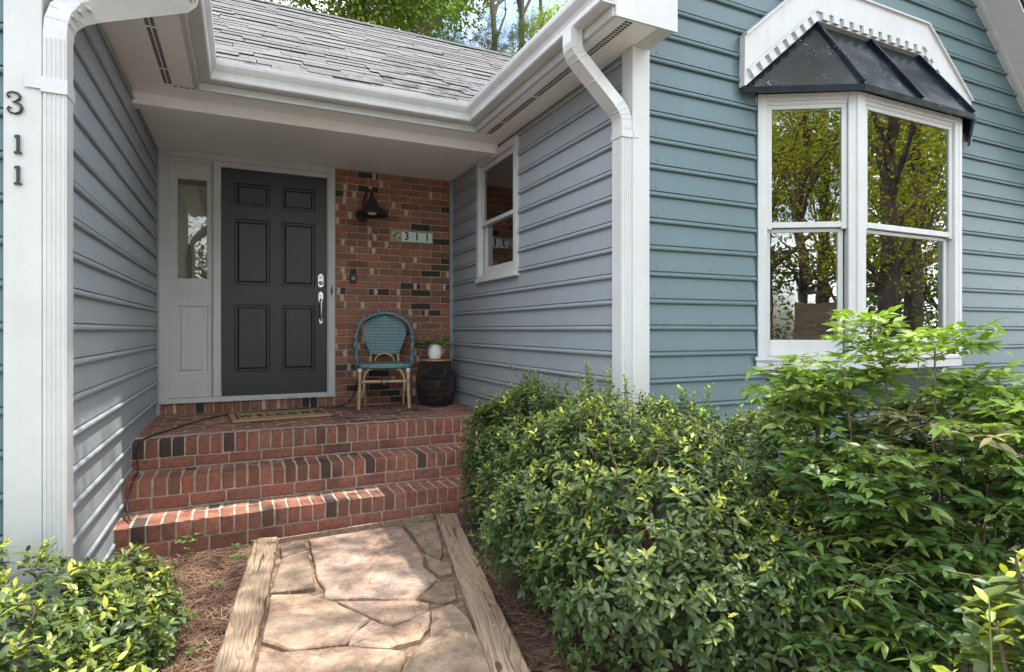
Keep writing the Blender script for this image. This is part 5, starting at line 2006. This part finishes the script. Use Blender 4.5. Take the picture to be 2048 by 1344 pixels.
# ------------------------------------------------------------------ pine straw, seedlings
def straw(n_, polys, seed, zr=(0.002, 0.03), label='reddish brown pine straw mulch covering the planting beds', name='pine_straw'):
    rg = np.random.default_rng(seed)
    P0 = []
    while len(P0) < n_:
        k = rg.integers(len(polys))
        (x0, x1, y0, y1, fn) = polys[k]
        x, y = rg.uniform(x0, x1), rg.uniform(y0, y1)
        if fn(x, y):
            P0.append((x, y, rg.uniform(*zr)))
    P0 = np.array(P0)
    a = rg.uniform(0, 6.283, n_)
    d = np.stack([np.cos(a), np.sin(a), rg.normal(0, .10, n_)], 1)
    V = np.array([(-.5, -.012, 0), (-.5, .012, 0), (0, .014, .05), (0, -.014, .05), (.5, .006, -.02), (.5, -.006, -.02)], float)
    V[:, 1] *= 0.9
    Fc = [(0, 3, 2, 1), (3, 5, 4, 2)]
    t_ = rg.random(n_)
    col = lerp((0.085, 0.045, 0.03), (0.30, 0.185, 0.125), t_)
    rot = frames(d, np.tile([0, 0, 1.0], (n_, 1)) + rg.normal(0, .25, (n_, 3)))
    o_ = leaf_bulk(name, V, Fc, P0, rot, rg.uniform(.06, .15, n_), col, 'needle', None, (0, 0, 0))
    tag(o_, label, 'mulch')


left_of = lambda x, y: x < 0.136 + (y - 3.92) * 0.1202 - 0.075
right_of = lambda x, y: x > 1.305 + (y - 3.90) * 0.1966 + 0.078
straw(15000, [(-0.66, 0.10, 1.6, 3.93, left_of), (-0.66, 0.10, 2.3, 3.93, left_of), (0.9, 2.0, 1.6, 3.95, right_of), (-1.8, -0.2, 1.2, 2.6, left_of)], 77)
straw(170, [(0.15, 1.2, 1.9, 3.9, lambda x, y: x > 0.2 + (y - 3.9) * .12 and x < 1.24 + (y - 3.9) * .195)], 78, (0.046, 0.05), 'few stray pine needles lying on the path stones', 'stray_needles')


def seedling(x, y, n_, sz, label, seed, h=0.05):
    rg = np.random.default_rng(seed)
    root = thing('seedling', (x, y, 0.0), label, 'seedling', 'seedlings in the pine straw')
    pos, dirs, ups, size, col = [], [], [], [], []
    q = MB()
    for k in range(n_):
        a = rg.uniform(0, 6.28)
        e = np.array([x + rg.normal(0, .03), y + rg.normal(0, .03), rg.uniform(.4, 1) * h])
        q.tube([(x + rg.normal(0, .008), y + rg.normal(0, .008), -0.005), tuple(e)], 0.001, 4, cap=False)
        for m_ in range(4):
            aa = a + m_ * 1.571
            pos.append(e); dirs.append(np.array([math.cos(aa), math.sin(aa), .25])); ups.append(np.array([0, 0, 1.0]) + rg.normal(0, .1, 3)); size.append(sz * rg.uniform(.7, 1.1))
            col.append(np.array([0.10, 0.19, 0.05]) * rg.uniform(.7, 1.5))
    leaf_bulk('foliage', AZ_V, AZ_F, np.array(pos), frames(np.array(dirs), np.array(ups)), np.array(size), np.array(col), 'nandina_leaf', root, (x, y, 0))
    q.build('stem', 'green_twig', root)['kind'] = 'stuff'


for i, (x, y, n_, sz, h, lab) in enumerate([
        (-0.02, 3.72, 7, 0.026, 0.07, 'small leafy seedling between lowest step and left timber end'),
        (-0.28, 3.86, 6, 0.034, 0.16, 'taller seedling standing right against the lowest brick step'),
        (0.02, 3.88, 2, 0.045, 0.08, 'single broad-leaved seedling touching the corner of the lowest step'),
        (-0.10, 3.36, 6, 0.022, 0.05, 'seedling in pine straw beside the far half of the left timber'),
        (-0.25, 3.05, 7, 0.026, 0.05, 'seedling in the middle of the left pine straw bed'),
        (-0.20, 2.70, 6, 0.024, 0.05, 'seedling in pine straw near the front of the left timber'),
        (1.47, 3.62, 6, 0.026, 0.08, 'seedling beside the far end of the right timber')]):
    seedling(x, y, n_, sz, lab, 100 + i, h)
lf = MB().prism([(-0.14 + 0.022 * math.cos(a) * (1 + .25 * math.cos(a)), 2.47 + 0.024 * math.sin(a)) for a in np.linspace(0, 6.283, 13)[:-1]], 0.026, 0.029, 'z')
tag(lf.build('fallen_leaf', 'old_leaf'), 'round yellow fallen leaf beside the left timber', 'leaf')

# ------------------------------------------------------------------ trees
def tree(name, base, height, trunk_r, crowns, n_leaf, lsz, label, cols, seed, pine=False, group=None, limbs=14, lean=(0, 0)):
    rg = np.random.default_rng(seed)
    root = thing(name, base, label, 'tree', group)
    bx, by, bz = base
    tk = MB()
    n_ = 9
    pts = [(bx + lean[0] * (i / n_) ** 1.5 + rg.normal(0, .03) * i * .4, by + lean[1] * (i / n_) ** 1.5 + rg.normal(0, .03) * i * .4, bz - 0.1 + height * i / n_) for i in range(n_ + 1)]
    tk.tube(pts, [trunk_r * (1.25 if i == 0 else 1 - 0.085 * i) for i in range(n_ + 1)], 10)
    cr = np.array(crowns, float)
    for k in range(limbs):
        b = cr[rg.integers(len(cr))]
        d = rg.normal(size=3)
        d /= np.linalg.norm(d)
        e = b[:3] + d * b[3:6] * 0.75
        zz = min(max(e[2] - rg.uniform(1.0, 3.0), height * .25), height * .95)
        f = zz / height * n_
        i = min(int(f), n_ - 1)
        s0 = np.array(pts[i]) + (np.array(pts[i + 1]) - np.array(pts[i])) * (f - i)
        mid = (s0 + e) / 2 + rg.normal(0, .2, 3)
        tk.tube([tuple(s0), tuple(mid), tuple(e)], [trunk_r * .35, trunk_r * .2, trunk_r * .06], 6, cap=False)
    tk.build('trunk', 'bark', root)
    vol = cr[:, 3] * cr[:, 4] * cr[:, 5]
    # leaf clumps
    nc = max(30, n_leaf // 60)
    wh = rg.choice(len(cr), nc, p=vol / vol.sum())
    d = rg.normal(size=(nc, 3))
    d /= np.linalg.norm(d, axis=1, keepdims=True)
    cc = cr[wh, :3] + d * cr[wh, 3:6] * (rg.random(nc) ** 0.45)[:, None]
    per = rg.integers(0, nc, n_leaf)
    off = rg.normal(size=(n_leaf, 3)) * np.array([0.38, 0.38, 0.24]) * (0.55 if pine else 1.0)
    P_ = cc[per] + off
    dr = off * 0.8 + rg.normal(size=(n_leaf, 3)) * 0.5 + np.array([0, 0, -0.15])
    ups = np.tile([0, 0, 1.0], (n_leaf, 1)) + rg.normal(0, .5, (n_leaf, 3))
    tone = rg.random(nc)[per] * .7 + rg.random(n_leaf) * .3
    col = lerp(cols[0], cols[1], tone)
    if pine:
        V = np.array([(0, 0, 0), (1, .03, 0), (1, -.03, 0), (.1, 0, .03), (.9, .35, .1), (.88, .40, .1), (.9, -.35, -.05), (.88, -.40, -.05), (.85, .1, .45), (.82, .16, .45)], float)
        Fc = [(0, 1, 2), (0, 4, 5), (0, 6, 7), (0, 8, 9)]
    else:
        V, Fc = CARD_V, CARD_F
    leaf_bulk('crown', V, Fc, P_, frames(dr, ups), lsz * rg.uniform(.6, 1.25, n_leaf), col, 'tree_leaf', root, base)
    return root


GRN = ((0.060, 0.110, 0.018), (0.17, 0.235, 0.035))
YGR = ((0.10, 0.155, 0.018), (0.30, 0.35, 0.045))
YG2 = ((0.15, 0.17, 0.02), (0.50, 0.46, 0.06))
PIN = ((0.045, 0.075, 0.03), (0.11, 0.14, 0.045))
G1 = 'trees beyond the porch roof'
tree('broadleaf_tree', (3.2, 18.5, 0), 17, 0.28, [(2.0, 17.5, 12.0, 2.6, 2.2, 2.4), (4.4, 18.5, 12.5, 2.4, 2.2, 2.6), (3.2, 18, 15.5, 3.2, 2.6, 2.4)], 20000, 0.17, 'broad leafy tree above the left part of the porch roof ridge', GRN, 201, group=G1)
tree('broadleaf_tree', (5.6, 21.0, 0), 19, 0.25, [(5.0, 20, 12.6, 2.2, 2.2, 2.2), (6.6, 21, 14.8, 2.4, 2.4, 2.2), (5.4, 20.4, 17, 2.6, 2.6, 2.4)], 16000, 0.17, 'leafy tree above the middle of the porch roof ridge', GRN, 202, group=G1)
tree('pine_tree', (8.0, 18.6, 0), 21, 0.17, [(7.2, 18, 9.9, 1.1, 1.1, 0.7), (8.1, 18.3, 11.6, 1.2, 1.0, 0.8), (8.3, 18.6, 14.5, 1.6, 1.4, 1.2), (6.6, 18.4, 10.6, 1.2, 1.0, 0.9), (7.6, 18.2, 10.6, 1.0, 1.0, 0.8), (8, 18.6, 18, 2.0, 2.0, 1.8)], 7000, 0.26, 'tall slim pine with bare trunk against the blue sky gap', PIN, 203, True, group=G1, limbs=10)
tree('pine_tree', (9.6, 19.6, 0), 22, 0.20, [(9.0, 19.5, 10.2, 0.9, 0.9, 0.6), (10.6, 19.4, 11.0, 1.4, 1.2, 1.4), (10.2, 19.0, 12.4, 1.5, 1.2, 1.0), (9.8, 19.6, 16, 2.0, 2.0, 1.6)], 7000, 0.24, 'dark trunked tree beside the right gutter, rightmost above the roof', YGR, 204, True, group=G1, limbs=12)
tree('broadleaf_tree', (11.5, 21.5, 0), 18, 0.22, [(11.0, 21, 11.8, 1.5, 1.5, 2.2), (12.6, 21, 13.5, 1.8, 1.6, 2.0), (9.6, 21.5, 11.5, 1.4, 1.2, 1.0)], 8500, 0.18, 'thin leafy tree behind the right gutter', YGR, 205, group=G1)
tree('broadleaf_tree', (-1.5, 20.0, 0), 17, 0.26, [(-1.5, 19.5, 13, 2.6, 2.4, 2.6), (0.4, 20, 14.0, 2.4, 2.2, 2.2)], 8000, 0.18, 'leafy tree behind the upper left end of the porch roof', GRN, 206, group=G1)
# the tree whose limbs reach over the roof and dapple the path (its crown lies above the frame)
tree('shade_tree', (8.2, 0.6, 0), 12.5, 0.24, [(1.78, 3.0, 10.6, 0.42, 0.75, 0.9), (1.78, 3.3, 10.2, 0.40, 0.55, 0.9), (1.80, 2.8, 11.4, 0.42, 0.7, 0.9), (3.6, 2.6, 11.2, 1.1, 1.5, 0.8), (3.1, 4.0, 10.6, 1.0, 1.3, 0.7), (4.6, 0.6, 11.6, 1.6, 1.5, 1.0), (6.8, 0.8, 12.0, 2.2, 1.8, 1.4), (3.9, -0.4, 10.8, 1.2, 1.0, 0.7)], 6600, 0.13,
     'tall front yard tree whose high limbs overhang the gable roof and dapple the path', YGR, 210, limbs=16)
# the front yard: drive, trees and plank screen, seen mirrored in the bay window
dv = MB().prism([(-9.0, -0.9), (8.0, -1.2), (8.2, -4.0), (-9.0, -4.1)], 0.0, 0.02, 'z')  # pale front drive, put in to bounce sunlight up into the porch
simple('concrete', [(0.3, (0.40, 0.385, 0.36)), (0.7, (0.54, 0.525, 0.50))], 6, 0.9, 0.4, 0.006)
o = dv.build('driveway', 'concrete')
o['kind'] = 'structure'
pb2 = MB().prism([(-0.30, 1.0), (0.65, 1.0), (0.6, -0.95), (-0.35, -0.93)], 0.002, 0.018, 'z')
o = pb2.build('path', 'grit')
o['kind'] = 'structure'
G2 = 'front yard trees mirrored in the bay window'
tree('broadleaf_tree', (1.6, -8.6, 0), 9.5, 0.14, [(1.7, -8.0, 5.0, 1.6, 1.2, 1.5), (0.4, -8.4, 6.8, 1.8, 1.6, 1.6), (2.4, -8.0, 6.8, 1.6, 1.4, 1.4), (1.9, -7.6, 3.4, 1.5, 1.0, 0.9), (2.6, -8.2, 2.6, 0.9, .9, .6)], 13000, 0.085, 'yellow-green tree mirrored in the left pane of the bay window', YG2, 220, group=G2)
tree('broadleaf_tree', (-0.2, -13.5, 0), 13, 0.24, [(0.5, -13, 6.0, 3.0, 2.0, 3.0), (0.6, -13.5, 10.0, 3.4, 2.4, 3.0), (-1.5, -13, 3.0, 1.6, 1.4, 1.8)], 7000, 0.14, 'darker tree mirrored further back in the left pane of the bay window', GRN, 221, group=G2)
tree('broadleaf_tree', (11.3, -2.2, 0), 9, 0.20, [(11.3, -2.0, 5.2, 1.8, 1.6, 1.8), (12.6, -2.6, 3.6, 1.5, 1.3, 1.4), (10.3, -1.8, 6.4, 1.4, 1.4, 1.2), (10.6, -2.4, 2.9, 0.9, 0.9, 0.7)], 9000, 0.09, 'near tree with dark trunk mirrored in the front pane of the bay window', YG2, 222, group=G2)
tree('broadleaf_tree', (15.5, -4.2, 0), 12, 0.24, [(15.5, -4.2, 5.5, 2.6, 2.2, 2.6), (17.5, -5.6, 6.5, 2.4, 2.2, 3.0), (14.2, -3.2, 8.0, 2.4, 2.2, 2.2), (15.0, -4.6, 2.2, 2.4, 1.2, 1.4), (18, -5, 2.6, 2, 1.5, 1.8)], 10000, 0.13, 'dense tree mirrored behind the near trunk in the front pane', GRN, 223, group=G2)
tree('broadleaf_tree', (20.0, -9.0, 0), 14, 0.26, [(20, -8, 5, 3.4, 3, 3.4), (22, -8.5, 9.5, 3.6, 3, 3.2), (18.0, -7.5, 10, 3, 3, 3)], 7000, 0.2, 'far tall tree mirrored highest in the front bay pane', GRN, 224, group=G2)
tree('broadleaf_tree', (6.0, -9.0, 0), 11, 0.22, [(6.0, -9.0, 6.5, 2.4, 2.2, 2.4), (7.6, -8.6, 4.6, 1.8, 1.8, 2.0)], 8000, 0.16, 'tree mirrored at the mullion of the bay window', GRN, 225, group=G2)
for i, (x, y, lab) in enumerate([(0.8, -19.0, 'woodland tree mirrored low behind the plank screen'), (-3.5, -17.0, 'woodland tree across the drive, left of the mirrored ones'), (7.0, -17.0, 'woodland tree mirrored behind the bay mullion'), (25.0, -10.5, 'woodland tree mirrored farthest away in the front pane')]):
    tree('broadleaf_tree', (x, y, 0), 14, 0.25, [(x, y, 3.0, 3.2, 2.0, 2.8), (x + 1.5, y, 7.5, 3.0, 2.2, 3.2), (x - 1.5, y, 9.0, 3.0, 2.2, 3.0)], 9000, 0.22, lab, GRN, 240 + i, group=G2)
FEN = thing('wooden_fence', (3.3, -4.6, 0.0), 'weathered plank screen mirrored in the lower left bay pane', 'fence')
for k in range(13):
    MB().box(2.06, 4.6, -4.66 + (k % 2) * .004, -4.63, 0.02 + k * 0.14, 0.02 + k * 0.14 + 0.136, 0.004).build('plank', 'fence_wood', FEN)
for x in (2.12, 3.3, 4.5):
    MB().box(x - 0.05, x + 0.05, -4.76, -4.665, 0.0, 1.86, 0.006).build('post', 'fence_wood', FEN)
